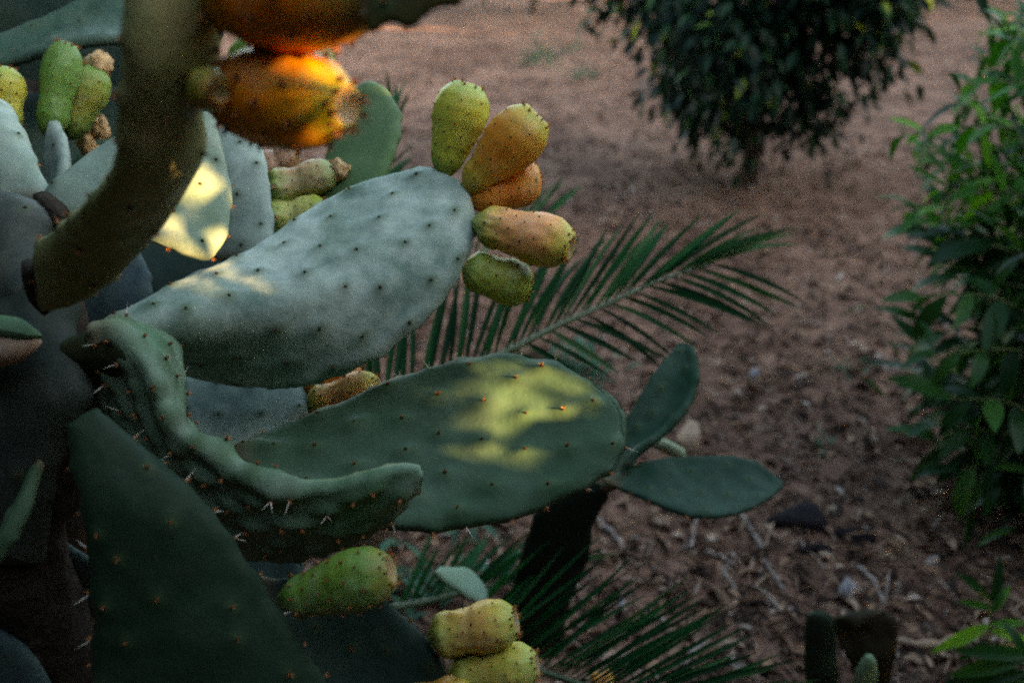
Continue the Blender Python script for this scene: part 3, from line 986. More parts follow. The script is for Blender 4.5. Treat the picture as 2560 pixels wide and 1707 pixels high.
# fruits behind and between the pads
fruit(CACTUS, (664, 482, 1.2), (838, 428, 1.2), 0.0205, (0.16, 0.26, 0.04), (0.30, 0.28, 0.10), (0.45, 0.27, 0.16), 0.5, (0.25, 0.33, 0.14), 0.9, 0.8, seed=10, dry=True)
fruit(CACTUS, (668, 560, 1.19), (815, 520, 1.19), 0.020, (0.16, 0.26, 0.04), (0.30, 0.32, 0.06), (0.46, 0.42, 0.14), 0.6, LIME, 0.9, 0.85, seed=11)
fruit(CACTUS, (655, 430, 1.25), (745, 385, 1.25), 0.019, (0.20, 0.09, 0.03), (0.22, 0.10, 0.04), (0.35, 0.20, 0.13), 0.6, (0.3, 0.2, 0.1), 0.5, 0.7, seed=12)
fruit(CACTUS, (768, 1022, 1.13), (948, 962, 1.12), 0.0225, (0.40, 0.36, 0.05), (0.52, 0.34, 0.10), PEACH, 0.8, YEL, 0.7, 0.6, seed=13)
fruit(CACTUS, (762, 985, 1.15), (905, 930, 1.16), 0.021, ORG, (0.56, 0.28, 0.06), ORG, 0.8, ORG, 0.4, 0.6, seed=14)
# low fruits
fruit(CACTUS, (694, 1508, .875), (976, 1424, .855), 0.0272, (0.09, 0.17, 0.03), (0.10, 0.20, 0.035), (0.16, 0.22, 0.03), 0.5, (0.22, 0.21, 0.05), 0.5, 0.34, rows=6, cols=9, seed=15, dots="tuft", label="unripe dark green fruit on the shaded near pad")
fruit(CACTUS, (1071, 1592, .995), (1290, 1552, .98), 0.0250, (0.27, 0.30, 0.05), (0.52, 0.44, 0.07), (0.66, 0.38, 0.10), 0.8, (0.36, 0.38, 0.09), 1.0, 0.40, seed=16)
fruit(CACTUS, (1118, 1690, 1.0), (1342, 1660, .985), 0.0245, (0.25, 0.29, 0.05), (0.46, 0.43, 0.07), (0.58, 0.44, 0.08), 0.6, (0.34, 0.38, 0.09), 0.9, 0.40, seed=17)
fruit(CACTUS, (1010, 1765, .99), (1190, 1740, .975), 0.0230, (0.30, 0.28, 0.05), (0.46, 0.36, 0.08), ORG, 0.6, YEL, 0.4, 0.6, seed=18)

# withered brown pad end that reaches in from above, next to the dark orange fruit
pad(CACTUS, [[(905, 30, .53), (925, 85, .53), (975, 56, .53), (1035, 58, .53), (1062, 40, .53), (1100, 24, .53), (1150, 18, .53)],
             [(900, -40, .54), (950, -90, .54), (1020, -110, .54), (1080, -100, .54), (1130, -70, .54), (1160, -30, .535), (1162, 0, .53)]],
    0.006, 0.004, (0.050, 0.040, 0.014), 0.0, 0.03, 0.0008, kinds=("tuft",), rim_kinds=("tuft",), wob=0.006, label="withered brown pad end at the top border")

# ------------------------------------------------------------------ second prickly pear behind, top left
b2 = np.array([-0.95, 1.75, ground_h(-0.95, 1.75) - 0.01])
BACK = thing("prickly_pear_cactus", b2, "darker prickly pear behind the big one, green fruits at the upper left corner", "cactus")
tube("trunk", BACK, spline([b2, b2 + [0.05, 0, 0.4], W(60, 420, 1.6), W(80, 250, 1.62)], 20), np.interp(np.linspace(0, 1, 20), [0, 1], [0.06, 0.035]), M["cork"], 14, 0.25)
pad(BACK, [[(-120, 160, 1.42), (-40, 110, 1.44), (37, 79, 1.46), (110, 48, 1.47), (183, 11, 1.48), (260, -30, 1.49), (360, -40, 1.5)],
           [(-100, 200, 1.40), (40, 150, 1.39), (150, 120, 1.38), (250, 105, 1.38), (340, 90, 1.39), (430, 50, 1.42), (420, -10, 1.47)]],
    0.02, -0.012, (0.030, 0.075, 0.058), 0.12, 0.06, 0.0015, wob=0.008, rim_kinds=())
pad(BACK, [[(-160, 60, 1.6), (-60, 0, 1.62), (60, -60, 1.64), (180, -120, 1.65)], [(-120, 300, 1.70), (150, 320, 1.70), (400, 280, 1.69), (530, 140, 1.68), (560, 0, 1.67), (420, -100, 1.655)]],
    0.02, 0.0, (0.016, 0.034, 0.032), 0.04, 0.06, 0.001, areoles=False, rim_kinds=())  # widened backing pad, dark colour standing in for shade in the gaps
pad(BACK, [[(20, 248, 1.52), (160, 226, 1.54), (300, 224, 1.55), (420, 230, 1.55), (540, 260, 1.55)], [(20, 440, 1.48), (200, 490, 1.47), (340, 480, 1.48), (480, 420, 1.5), (545, 320, 1.53)]],
    0.02, 0.0, (0.018, 0.042, 0.036), 0.08, 0.06, 0.001, areoles=False, rim_kinds=())
pad(BACK, [[(118, 520, 1.18), (120, 450, 1.19), (118, 380, 1.2), (122, 330, 1.21), (128, 304, 1.22)], [(158, 500, 1.12), (160, 450, 1.13), (164, 400, 1.14), (160, 345, 1.17), (148, 305, 1.21)]],
    0.018, 0.0, (0.16, 0.21, 0.20), 0.6, 0.05, 0.001, rim_kinds=())
pad(BACK, [[(170, 470, 1.36), (180, 420, 1.37), (220, 370, 1.38), (262, 350, 1.38)], [(290, 500, 1.33), (330, 440, 1.34), (320, 380, 1.36), (280, 352, 1.375)]],
    0.018, 0.0, (0.045, 0.09, 0.05), 0.1, 0.05, 0.001, areoles=False, rim_kinds=())
fruit(BACK, (122, 345, 1.23), (166, 112, 1.24), 0.0235, GREEN, (0.11, 0.21, 0.05), (0.14, 0.24, 0.05), 0.4, (0.14, 0.22, 0.06), 0.3, 0.6, seed=21)
fruit(BACK, (168, 350, 1.27), (242, 172, 1.27), 0.0265, (0.08, 0.15, 0.03), (0.16, 0.24, 0.05), (0.30, 0.28, 0.06), 0.6, (0.16, 0.25, 0.06), 0.3, 0.5, seed=22, dry=True)
fruit(BACK, (10, 335, 1.2), (2, 172, 1.2), 0.0265, (0.20, 0.26, 0.05), (0.28, 0.31, 0.06), YEL, 0.5, LIME, 0.3, 0.6, seed=23)
for q, (u, v, d) in enumerate(((252, 345, 1.33), (220, 385, 1.33))):
    dried_flower(BACK, W(u, v, d), unit(np.array([0.15, -0.1, 1.0])), 0.011, 0.03, 40 + q)

# ------------------------------------------------------------------ low prickly pear beyond the big lower pad
b3 = W(1370, 1560, 1.75)
b3 = np.array([b3[0], b3[1] + 0.1, ground_h(b3[0], b3[1] + 0.1) - 0.02])
LOW = thing("prickly_pear_cactus", b3, "low prickly pear with pointed dark green pads beside the big lower pad", "cactus")
pad(LOW, [[(1290, 1640, 1.80), (1265, 1540, 1.74), (1290, 1440, 1.66), (1320, 1340, 1.60), (1350, 1270, 1.56), (1440, 1210, 1.53)],
          [(1400, 1640, 1.80), (1425, 1500, 1.74), (1468, 1400, 1.66), (1482, 1310, 1.60), (1520, 1230, 1.55), (1480, 1205, 1.53)]],
    0.03, 0.0, (0.014, 0.026, 0.019), 0.02, 0.06, 0.001, areoles=False, rim_kinds=())
pad(LOW, [[(1500, 1230, 1.54), (1520, 1150, 1.55), (1550, 1080, 1.56), (1600, 990, 1.57), (1640, 925, 1.58), (1684, 874, 1.6), (1706, 858, 1.6)],
          [(1545, 1220, 1.50), (1590, 1130, 1.50), (1650, 1085, 1.51), (1700, 1040, 1.52), (1733, 990, 1.54), (1745, 930, 1.56), (1733, 872, 1.59), (1715, 859, 1.6)]],
    0.016, -0.018, (0.016, 0.047, 0.029), 0.05, 0.045, 0.003, rim_kinds=('tuft',))
pad(LOW, [[(1512, 1200, 1.5), (1560, 1172, 1.52), (1640, 1150, 1.545), (1700, 1142, 1.56), (1790, 1140, 1.565), (1860, 1146, 1.56), (1905, 1163, 1.55), (1955, 1203, 1.53)],
          [(1515, 1206, 1.5), (1550, 1222, 1.49), (1610, 1246, 1.475), (1680, 1276, 1.46), (1740, 1291, 1.455), (1805, 1290, 1.46), (1880, 1270, 1.48), (1930, 1240, 1.505), (1958, 1208, 1.528)]],
    0.014, -0.012, (0.012, 0.040, 0.026), 0.05, 0.045, 0.003, rim_kinds=('tuft',), wob=0.009)
pad(LOW, [[(1610, 1098, 1.75), (1640, 1095, 1.75), (1680, 1108, 1.75), (1715, 1128, 1.75)], [(1612, 1108, 1.76), (1640, 1120, 1.77), (1680, 1138, 1.77), (1716, 1142, 1.76)]],
    0.02, 0.0, (0.26, 0.32, 0.20), 0.4, 0.06, 0.001, areoles=False, rim_kinds=(), res=(30, 20))
pad(LOW, [[(1210, 1520, 1.58), (1150, 1480, 1.58), (1105, 1450, 1.58), (1086, 1428, 1.58)], [(1225, 1500, 1.6), (1206, 1460, 1.62), (1180, 1430, 1.63), (1143, 1418, 1.62), (1100, 1420, 1.6)]],
    0.016, 0.0, (0.20, 0.30, 0.22), 0.3, 0.06, 0.001, areoles=False, rim_kinds=(), res=(30, 20))

# ------------------------------------------------------------------ small cut prickly pear, bottom right
b4 = G(2120, 1790)
CUT = thing("prickly_pear_cactus", b4, "small pruned prickly pear with cut pads at the bottom border, right of the fronds", "cactus")
d4 = float(np.dot(b4 - CAM_LOC, AX_F))
pad(CUT, [[(2030, 1790, d4), (2014, 1700, d4 - .05), (2010, 1610, d4 - .10), (2016, 1545, d4 - .14), (2040, 1530, d4 - .15)],
          [(2100, 1790, d4), (2095, 1700, d4 - .05), (2090, 1610, d4 - .10), (2086, 1550, d4 - .14), (2066, 1531, d4 - .15)]],
    0.03, 0.0, (0.014, 0.026, 0.016), 0.02, 0.06, 0.001, areoles=False, rim_kinds=(), res=(40, 26), wob=0.012)
pad(CUT, [[(2150, 1790, d4), (2140, 1700, d4 - .04), (2105, 1620, d4 - .08), (2084, 1560, d4 - .10), (2104, 1548, d4 - .11), (2134, 1572, d4 - .11)],
          [(2230, 1790, d4), (2222, 1710, d4 - .04), (2238, 1630, d4 - .08), (2244, 1556, d4 - .10), (2216, 1530, d4 - .10), (2170, 1556, d4 - .11)]],
    0.016, 0.0, (0.020, 0.017, 0.010), 0.0, 0.06, 0.001, areoles=False, rim_kinds=(), res=(40, 26), cork=0.06, wob=0.016)
pad(CUT, [[(2130, 1790, d4 - .1), (2130, 1720, d4 - .14), (2145, 1665, d4 - .17), (2165, 1636, d4 - .18)],
          [(2185, 1790, d4 - .1), (2190, 1710, d4 - .14), (2192, 1660, d4 - .17), (2180, 1636, d4 - .18)]],
    0.02, 0.0, (0.11, 0.20, 0.10), 0.25, 0.06, 0.001, areoles=False, rim_kinds=(), res=(30, 20))

# ------------------------------------------------------------------ leaves
def leaf_mesh(name, mat, w=0.16, droop=0.25, fold=0.12, n=7, twist=0.0, tip=1.0):
    """Unit-length leaf along +Y, face +Z, folded on its midrib and drooping towards the tip."""
    V, F = [], []
    for i in range(n):
        t = i / (n - 1)
        a = droop * t
        y, z = math.sin(a) / max(droop, 1e-6) if droop else t, -(1 - math.cos(a)) / max(droop, 1e-6) if droop else 0
        hw = w * (math.sin(math.pi * min(1, t * 0.96 + 0.02)) ** 0.75) * (1 - 0.35 * t * tip)
        tw = twist * t
        for sx in (-1, 0, 1):
            x = sx * hw
            zz = abs(sx) * hw * fold * 4
            V.append((x * math.cos(tw), y, z + zz + x * math.sin(tw)))
    for i in range(n - 1):
        for j in range(2):
            a = i * 3 + j
            F.append((a, a + 1, a + 4, a + 3))
    return fast_mesh(name, V, F, [mat]), np.array(V), np.array(F)


def place(parent, me, p, direction, up, length, name="leaf", width=1.0):
    d = unit(direction)
    u = unit(up - d * np.dot(up, d))
    x = np.cross(d, u)
    o = bpy.data.objects.new(name, me)
    COL.objects.link(o)
    o.parent = parent
    Mx = Matrix.Identity(4)
    for i in range(3):
        Mx[i][0], Mx[i][1], Mx[i][2] = x[i] * length * width, d[i] * length, u[i] * length
        Mx[i][3] = p[i] - ORIGIN[parent.name][i]
    o.matrix_local = Mx
    return o


def soup(LV, LF, items):
    """Join many placed copies of one leaf: items of (p, d, up, length, width)."""
    if not items:
        return np.zeros((0, 3)), np.zeros((0, 4), int)
    P = np.array([i[0] for i in items]); D = unit(np.array([i[1] for i in items])); U = np.array([i[2] for i in items], float)
    U = unit(U - D * np.sum(U * D, 1, keepdims=True))
    X = np.cross(D, U)
    L = np.array([i[3] for i in items])[:, None, None]
    Wd = np.array([i[4] for i in items])[:, None, None]
    V = P[:, None] + L * (LV[None, :, 0:1] * X[:, None] * Wd + LV[None, :, 1:2] * D[:, None] + LV[None, :, 2:3] * U[:, None])
    F = LF[None] + (np.arange(len(items)) * len(LV))[:, None, None]
    return V.reshape(-1, 3), F.reshape(-1, 4)


# ------------------------------------------------------------------ young date palm: fronds with single leaflets
PB = G(1180, 1450)
PB = np.array([PB[0] - 0.25, PB[1] + 0.1, ground_h(PB[0], PB[1])])
PALM = thing("young_palm", PB, "young feather palm spreading green fronds from behind the big cactus", "palm")
tube("stem", PALM, np.array([PB - [0, 0, .03], PB + [0, 0, .08], PB + [0.01, 0.0, .2]]), [0.06, 0.07, 0.045], M["bark"], 12, 0.3)
BLADES = [leaf_mesh("leaflet_blade", M["palm"], 0.024, dr, 0.5, 8, 0.2, 0.8)[0] for dr in (0.06, 0.25, 0.45)]


def frond(pts, leaflets, r0=0.008, r1=0.0025, wd=0.25):
    """pts: rachis (u, v, d); leaflets: (t, du, dv, dd, kind) gives where a leaflet leaves the rachis and how far its tip lies from there."""
    path = spline([W(*p) for p in pts], 30)
    f = tube("frond", PALM, path, np.linspace(r0, r1, 30), M["rachis"], 7)
    px = spline([np.array(p, float) for p in pts], 200)
    for (t, du, dv, dd) in leaflets:
        q = px[int(np.clip(t, 0, 1) * 199)]
        p = W(*q)
        e = W(q[0] + du, q[1] + dv, q[2] + dd)
        place(f, random.choice(BLADES), p, e - p, np.array([random.uniform(-.5, .5), -0.6, 0.8]), np.linalg.norm(e - p), "leaflet", random.uniform(0.8, 1.25) * wd / max(0.12, np.linalg.norm(e - p)))
    return f


rn = random.Random(3)
lf = []
for i in range(44):                                   # upper row: steep at the foot, lying forward at the tip
    t = 0.02 + 0.97 * i / 43 + rn.uniform(-.006, .006)
    ang = math.radians(np.interp(t, [0, .25, .6, .85, 1], [96, 80, 60, 42, 22]) + rn.uniform(-5, 5))
    L = np.interp(t, [0, .3, .7, 1], [250, 300, 310, 300]) * rn.uniform(.85, 1.12)
    lf.append((t, L * math.cos(ang), -L * math.sin(ang), rn.uniform(0.0, 0.14)))
for i in range(30):                                   # lower row
    t = 0.05 + 0.95 * i / 29
    ang = math.radians(np.interp(t, [0, .4, .75, 1], [-55, -38, -22, -16]) + rn.uniform(-5, 5))
    L = np.interp(t, [0, .3, .7, 1], [120, 170, 260, 290]) * rn.uniform(.85, 1.12)
    lf.append((t, L * math.cos(ang), -L * math.sin(ang), rn.uniform(-0.12, 0.02)))
frond([(850, 1080, 1.50), (960, 1010, 1.52), (1120, 950, 1.56), (1281, 872, 1.60), (1398, 812, 1.64), (1490, 772, 1.68), (1563, 739, 1.72), (1654, 700, 1.78), (1775, 660, 1.86)], lf)

lf = []
for i in range(22):                                   # frond fanned behind the upright pad, top centre
    t = 0.1 + 0.9 * i / 21
    ang = math.radians(np.interp(t, [0, .5, 1], [-8, 35, 95]) + rn.uniform(-6, 6))
    L = rn.uniform(110, 170)
    lf.append((t, L * math.cos(ang), -L * math.sin(ang), rn.uniform(-.05, .1)))
frond([(880, 700, 1.9), (925, 560, 2.0), (955, 440, 2.05), (975, 360, 2.1), (985, 300, 2.15)], lf)

lf = []
for i in range(16):                                   # short frond behind the peach coloured fruit
    t = 0.1 + 0.9 * i / 15
    ang = math.radians(np.interp(t, [0, 1], [95, 45]) + rn.uniform(-7, 7))
    L = rn.uniform(110, 190)
    lf.append((t, L * math.cos(ang), -L * math.sin(ang), rn.uniform(0, .1)))
frond([(1040, 760, 2.0), (1130, 690, 2.1), (1240, 610, 2.2), (1330, 560, 2.3), (1370, 540, 2.32)], lf)

lf = []
for i in range(40):                                   # lowest frond: long leaflets raking towards the lower right
    t = 0.05 + 0.95 * i / 39
    ang = math.radians(np.interp(t, [0, .5, 1], [48, 36, 16]) + rn.uniform(-7, 7))
    L = np.interp(t, [0, .5, 1], [330, 400, 380]) * rn.uniform(.8, 1.15)
    lf.append((t, L * math.cos(ang), -L * math.sin(ang), rn.uniform(-.05, .15)))
frond([(1120, 1560, 1.62), (1200, 1620, 1.56), (1300, 1660, 1.50), (1420, 1700, 1.45), (1560, 1740, 1.40), (1660, 1770, 1.38)], lf, wd=0.16)
lf = []
for i in range(22):                                   # shaded frond inside the plant
    t = 0.05 + 0.95 * i / 21
    ang = math.radians(np.interp(t, [0, 1], [70, 25]) + rn.uniform(-10, 10))
    L = rn.uniform(150, 260)
    lf.append((t, L * math.cos(ang), -L * math.sin(ang), rn.uniform(-.05, .12)))
frond([(980, 1520, 1.75), (1080, 1500, 1.78), (1200, 1470, 1.80), (1330, 1450, 1.84)], lf)

# ------------------------------------------------------------------ long-leaved sapling at the right border
SB = G(2600, 1330)
SAP = thing("fruit_sapling", SB, "leafy fruit sapling with long drooping leaves along the right border", "tree")
top = SB + np.array([0.05, 0.15, 1.5])
trunk_path = spline([SB - [0, 0, .02], SB + [0.02, .02, .35], SB + [0.0, .08, .8], SB + [0.03, .12, 1.2], top], 24)
tube("trunk", SAP, trunk_path, np.linspace(0.024, 0.008, 24), M["bark"], 10, 0.2)
LY = [leaf_mesh("young_leaf", M["leaf_young"], w, dr, 0.10, 7, tw)[0] for w, dr, tw in ((0.13, .3, .2), (0.15, .6, -.3), (0.12, .9, .3))]
LD = [leaf_mesh("mature_leaf", M["leaf_dark"], w, dr, 0.08, 7, tw)[0] for w, dr, tw in ((0.12, .7, .2), (0.135, 1.0, -.25), (0.115, 1.4, .3), (0.13, .4, 0))]
_, SLV, SLF = leaf_mesh("inner_leaf", M["leaf_mass"], 0.125, 0.8, 0.1, 5)
leaf_left = lambda v: np.interp(v, [60, 120, 200, 280, 360, 430, 480, 530, 610, 700, 780, 860, 950, 1050, 1150, 1250, 1330],
                                [2470, 2430, 2390, 2370, 2240, 2330, 2300, 2240, 2360, 2290, 2290, 2290, 2300, 2340, 2350, 2370, 2500])
single, mass, ymass = [], [], []
rn = random.Random(11)
nshoot = 96
for k in range(nshoot):
    v = 50 + 1150 * ((k + rn.random()) / nshoot) ** 1.3
    lx = leaf_left(v)
    u = lx + rn.random() ** 1.6 * (2640 - lx)
    d = 2.45 + 0.25 * np.interp(v, [80, 1250], [1, 0]) + rn.uniform(-.28, .35)
    tip = W(u, v, d)
    hh = np.clip((tip[2] - 0.15) / 1.2, 0.1, 0.95)
    root = trunk_path[int(hh * 23)] - np.array([0, 0, 0.08])
    midp = (root + tip) / 2 + np.array([rn.uniform(-.04, .04), rn.uniform(-.04, .04), 0.07])
    path = spline([root, midp, tip], 18)
    tube("branch", SAP, path, np.linspace(0.006, 0.0016, 18), M["stem_green"], 5)
    young = v < 560 or rn.random() < 0.05
    nl = 13 if young else 12
    for i in range(nl):
        f = 0.30 + 0.70 * i / (nl - 1)
        p = path[int(f * 17)]
        tan = unit(path[min(17, int(f * 17) + 1)] - path[max(0, int(f * 17) - 1)])
        a = i * 2.4 + rn.uniform(-.4, .4)
        R = frame_z(tan)
        side = R[:, 0] * math.cos(a) + R[:, 1] * math.sin(a)
        ahead = 0.5 + 0.9 * (f > 0.93)
        dirv = unit(side * 0.9 + tan * ahead + np.array([0, 0, 0.25 if young else -0.35]))
        L = (rn.uniform(0.075, 0.115) if young else rn.uniform(0.10, 0.165))
        upv = np.array([rn.uniform(-.4, .4), rn.uniform(-.5, .1), 1.0])
        q = p + dirv * L * 0.5 - CAM_LOC
        dd = np.dot(q, AX_F)
        uu = 1280 + np.dot(q, AX_R) / dd / PXM
        if uu < 2570:
            single.append((dd + rn.uniform(0, .25) + 0.25 * (i < 4), p, dirv, upv, L, young))
        else:
            (ymass if young else mass).append((p, dirv, upv, L, 1.15))
single.sort(key=lambda s_: s_[0])
for n_, (dd, p, dirv, upv, L, young) in enumerate(single):
    if n_ < 300:
        place(SAP, rn.choice(LY if young else LD), p, dirv, upv, L, "leaf", rn.uniform(1.2, 1.7))
    else:
        (ymass if young else mass).append((p, dirv, upv, L, 1.15))
for _ in range(420):                                   # leaves deep in the crown
    h = rn.uniform(0.08, 1.0)
    c0 = trunk_path[int(h * 23)]
    p = c0 + np.array([rn.gauss(.03, .20), rn.gauss(0, .18), rn.gauss(0, .1)])
    if p[2] < 0.05:
        continue
    mass.append((p, np.array([rn.gauss(0, 1), rn.gauss(0, 1), rn.gauss(-.4, .5)]), np.array([rn.gauss(0, .3), rn.gauss(0, .3), 1]), rn.uniform(.08, .13), 1.0))
V, F = soup(SLV, SLF, mass)
o = put("foliage", fast_mesh("foliage", V - SB, F, [M["leaf_mass"]]), SAP, SB)
o["kind"] = "stuff"
V, F = soup(SLV, SLF, ymass)
o = put("young_foliage", fast_mesh("young_foliage", V - SB, F, [M["leaf_flush"]]), SAP, SB)
o["kind"] = "stuff"

# ------------------------------------------------------------------ seedlings at the lower right
def seedling(base, height, lean, leaves, label, me_list, L, name="seedling", seed=0):
    rn = random.Random(seed)
    t = thing(name, base, label, "seedling")
    path = spline([base - [0, 0, .01], base + lean * 0.5 + [0, 0, height * .5], base + lean + [0, 0, height]], 12)
    tube("stem", t, path, np.linspace(0.004, 0.0018, 12), M["stem_green"], 6)
    for (f, dx, dy, dz, s) in leaves:
        p = path[int(f * 11)]
        place(t, rn.choice(me_list), p, np.array([dx, dy, dz]), np.array([0, -0.7, 0.7]), L * s, "leaf")
    return t


e1 = G(2470, 1640)
seedling(e1, 0.17, np.array([-0.035, -0.02, 0.0]),
         [(1, -0.75, -.1, 0.9, 1.05), (1, 0.12, 0, 1.0, 1.0), (.93, -1.0, -.1, .35, .75), (.9, .35, .1, .8, .7), (.85, .5, .2, .7, .7), (.7, 1.0, .1, .0, .9), (.7, -1.0, -.2, -.45, 1.3), (.6, 1.0, -.1, -.2, 1.0), (.45, -.6, -.3, -.2, .8), (.35, .9, 0, -.1, 1.1)],
         "bright green seedling with upright narrow leaves near the lower right corner", LY[:1] + LD[:1], 0.10, seed=5)
e2 = G(2560, 1760)
seedling(e2, 0.16, np.array([-0.03, -0.02, 0]),
         [(1, -1.0, -.1, .2, 1.1), (1, -.8, 0, -.3, 1.2), (.8, -1, -.2, .0, 1.3), (.7, -.7, -.3, -.3, 1.1), (.6, -1, .2, -.2, 1.2), (.5, -.4, -.5, .1, 1.0), (.95, .6, 0, .5, 1.0), (.8, .8, 0, .2, 1.0), (.9, -.3, 0, .9, .8)],
         "dark drooping seedling cut by the lower right corner", LD, 0.13, seed=6)

# ------------------------------------------------------------------ trees
_, CLV, CLF = leaf_mesh("citrus_leaf_shape", M["leaf_citrus"], 0.24, 0.5, 0.08, 4)


def orchard_tree(base, height, rx, z0, label, nleaf, seed, leafL=(0.06, 0.10), mat="leaf_citrus", trunk_r=0.045, keep=None, group=None, hang=0.25, spread=0.16):
    rn = np.random.default_rng(seed)
    t = thing("orchard_tree", base, label, "tree", group)
    zc = (height + z0) / 2
    tube("trunk", t, spline([base - [0, 0, .03], base + [.02, .0, z0 * 0.7 + .1], base + [-.02, .05, zc], base + [0, 0, height * .8]], 16), np.linspace(trunk_r, trunk_r * .35, 16), M["bark"], 10, 0.25)
    # clumps of shoots spread through the crown, more of them near its skin
    nc = 150
    dirs = unit(rn.normal(size=(nc, 3)))
    rad = rn.uniform(0.35, 1.0, nc) ** 0.55
    lump = 1 + 0.22 * np.sin(dirs[:, 0] * 5 + seed) * np.cos(dirs[:, 1] * 4 + seed) + rn.uniform(-.1, .1, nc)
    cen = dirs * (rad * lump)[:, None] * np.array([rx, rx, (height - z0) / 2]) + base + [0, 0, zc]
    for i in range(0, nc, 10):
        a = base + np.array([0, 0, min(max(z0 + 0.1, cen[i][2] - base[2] - 0.3), height * .7)])
        tube("limb", t, spline([a, (a + cen[i]) / 2 + [0, 0, .05], cen[i]], 8), np.linspace(trunk_r * .4, 0.004, 8), M["bark"], 6)
    ci = rn.integers(0, nc, nleaf)
    sp = spread * rx
    P = cen[ci] + rn.normal(size=(nleaf, 3)) * sp * np.array([1, 1, 0.9])
    P[:, 2] -= np.abs(rn.normal(size=nleaf)) * sp * hang
    P = P[P[:, 2] > base[2] + 0.12]
    out = P - (base + np.array([0, 0, zc]))
    D = unit(unit(out) + rn.normal(size=P.shape) * 0.7 + [0, 0, -.35])
    U = unit(rn.normal(size=P.shape) * 0.5 + [0, 0, 1.0])
    L = rn.uniform(*leafL, len(P))
    if keep is not None:
        k = keep(P)
        P, D, U, L = P[k], D[k], U[k], L[k]
    items = list(zip(P, D, U, L, np.ones(len(P))))
    V, F = soup(CLV, CLF, items)
    put("crown", fast_mesh("crown", V - base, F, [M[mat]]), t, base)
    return t


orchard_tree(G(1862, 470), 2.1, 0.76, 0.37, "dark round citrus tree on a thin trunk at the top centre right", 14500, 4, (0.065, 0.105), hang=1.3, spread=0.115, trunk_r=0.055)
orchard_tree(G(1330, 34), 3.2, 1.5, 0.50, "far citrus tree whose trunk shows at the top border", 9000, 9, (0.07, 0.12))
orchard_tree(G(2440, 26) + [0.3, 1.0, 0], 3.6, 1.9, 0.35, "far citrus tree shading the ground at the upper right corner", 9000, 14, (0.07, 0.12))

# added, unseen screen of trees beside and behind the viewer: it keeps the low sun off the scene but for a few gaps
GAPS = [(W(1275, 960, 1.05), .020), (W(1325, 1010, 1.04), .022), (W(1265, 1040, 1.03), .020), (W(1255, 1100, 1.01), .015), (W(1390, 1010, 1.04), .014), (W(1350, 945, 1.06), .014), (W(1215, 960, 1.05), .006), (W(1315, 1080, 1.02), .012),  # holes cut through the added screen so sun flecks land here
        (W(480, 735, .98), -.004), (W(540, 722, .99), -.005), (W(600, 700, 1.0), -.008), (W(570, 760, .98), -.007), (W(430, 752, .97), -.005),
        (W(440, 590, .99), .020), (W(500, 525, 1.01), .018), (W(470, 460, 1.02), .014), (W(500, 400, 1.03), .008), (W(520, 605, .99), .018), (W(400, 590, .99), .014),
        (W(868, 262, .60), -.001), (W(750, 290, .61), -.001), (W(670, 270, .63), -.003), (W(710, 200, .62), -.003), (W(790, 75, .57), -.003), (W(680, 100, .58), -.013), (W(510, 212, .61), -.012),
        (W(1310, 575, 1.035), -.011), (W(1375, 590, 1.03), -.011), (W(1230, 345, 1.07), -.011), (W(1290, 310, 1.06), -.011), (W(1150, 265, 1.09), -.011),
        (W(1255, 470, 1.1), -.011), (W(860, 965, 1.12), -.011), (W(1180, 1535, .98), -.011), (W(1230, 1640, .98), -.011),
        (W(935, 228, 1.28), .004), (W(1960, 20, 5.2), 0.10), (W(1850, 30, 5.2), 0.05)]


def keep_shade(P, margin):
    k = np.ones(len(P), bool)
    for q, r in GAPS:
        w = P - q
        al = w @ SUN
        perp = np.linalg.norm(w - al[:, None] * SUN, axis=1)
        k &= ~((al > 0) & (perp < r + margin))
    if margin < 0.05:
        k |= RNG.random(len(P)) < 0.05
    return k


HLV = np.array([(0, -.5, 0), (.22, 0, .04), (0, .5, -.03), (-.22, 0, .04)])
HLF = np.array([(0, 1, 2, 3)])


def shade_screen(spots, label):
    rn = np.random.default_rng(30)
    b0 = np.array([spots[0][0], spots[0][1], 0.0])
    t = thing("added_shade_screen", b0, label, "shade_screen")
    VV, FF, n0 = [], [], 0
    for (x, y, h, r, n, la, lb) in spots:
        base = np.array([x, y, ground_h(x, y)])
        tube("trunk", t, spline([base - [0, 0, .03], base + [.05, 0, h * .4], base + [0, .05, h * .85]], 12), np.linspace(.09, .03, 12), M["bark"], 10, .25)
        d = unit(rn.normal(size=(n, 3)))
        P = base + [0, 0, h / 2] + d * (rn.uniform(0.1, 1.0, n) ** 0.5)[:, None] * np.array([r, r, h / 2 * 1.02])
        P = P[(P[:, 2] > 0.05)]
        P = P[keep_shade(P, 0.027 if la < 0.1 else 0.16)]
        P = P[np.linalg.norm(P - CAM_LOC, axis=1) > 0.45]
        D = unit(rn.normal(size=P.shape) + [0, 0, -.3])
        U = unit(rn.normal(size=P.shape) + [0, 0, .6])
        V, F = soup(HLV, HLF, list(zip(P, D, U, rn.uniform(la, lb, len(P)), np.ones(len(P)))))
        VV.append(V); FF.append(F + n0); n0 += len(V)
    o = put("foliage", fast_mesh("foliage", np.vstack(VV) - b0, np.vstack(FF), [M["leaf_shade"]]), t, b0)
    o["kind"] = "stuff"


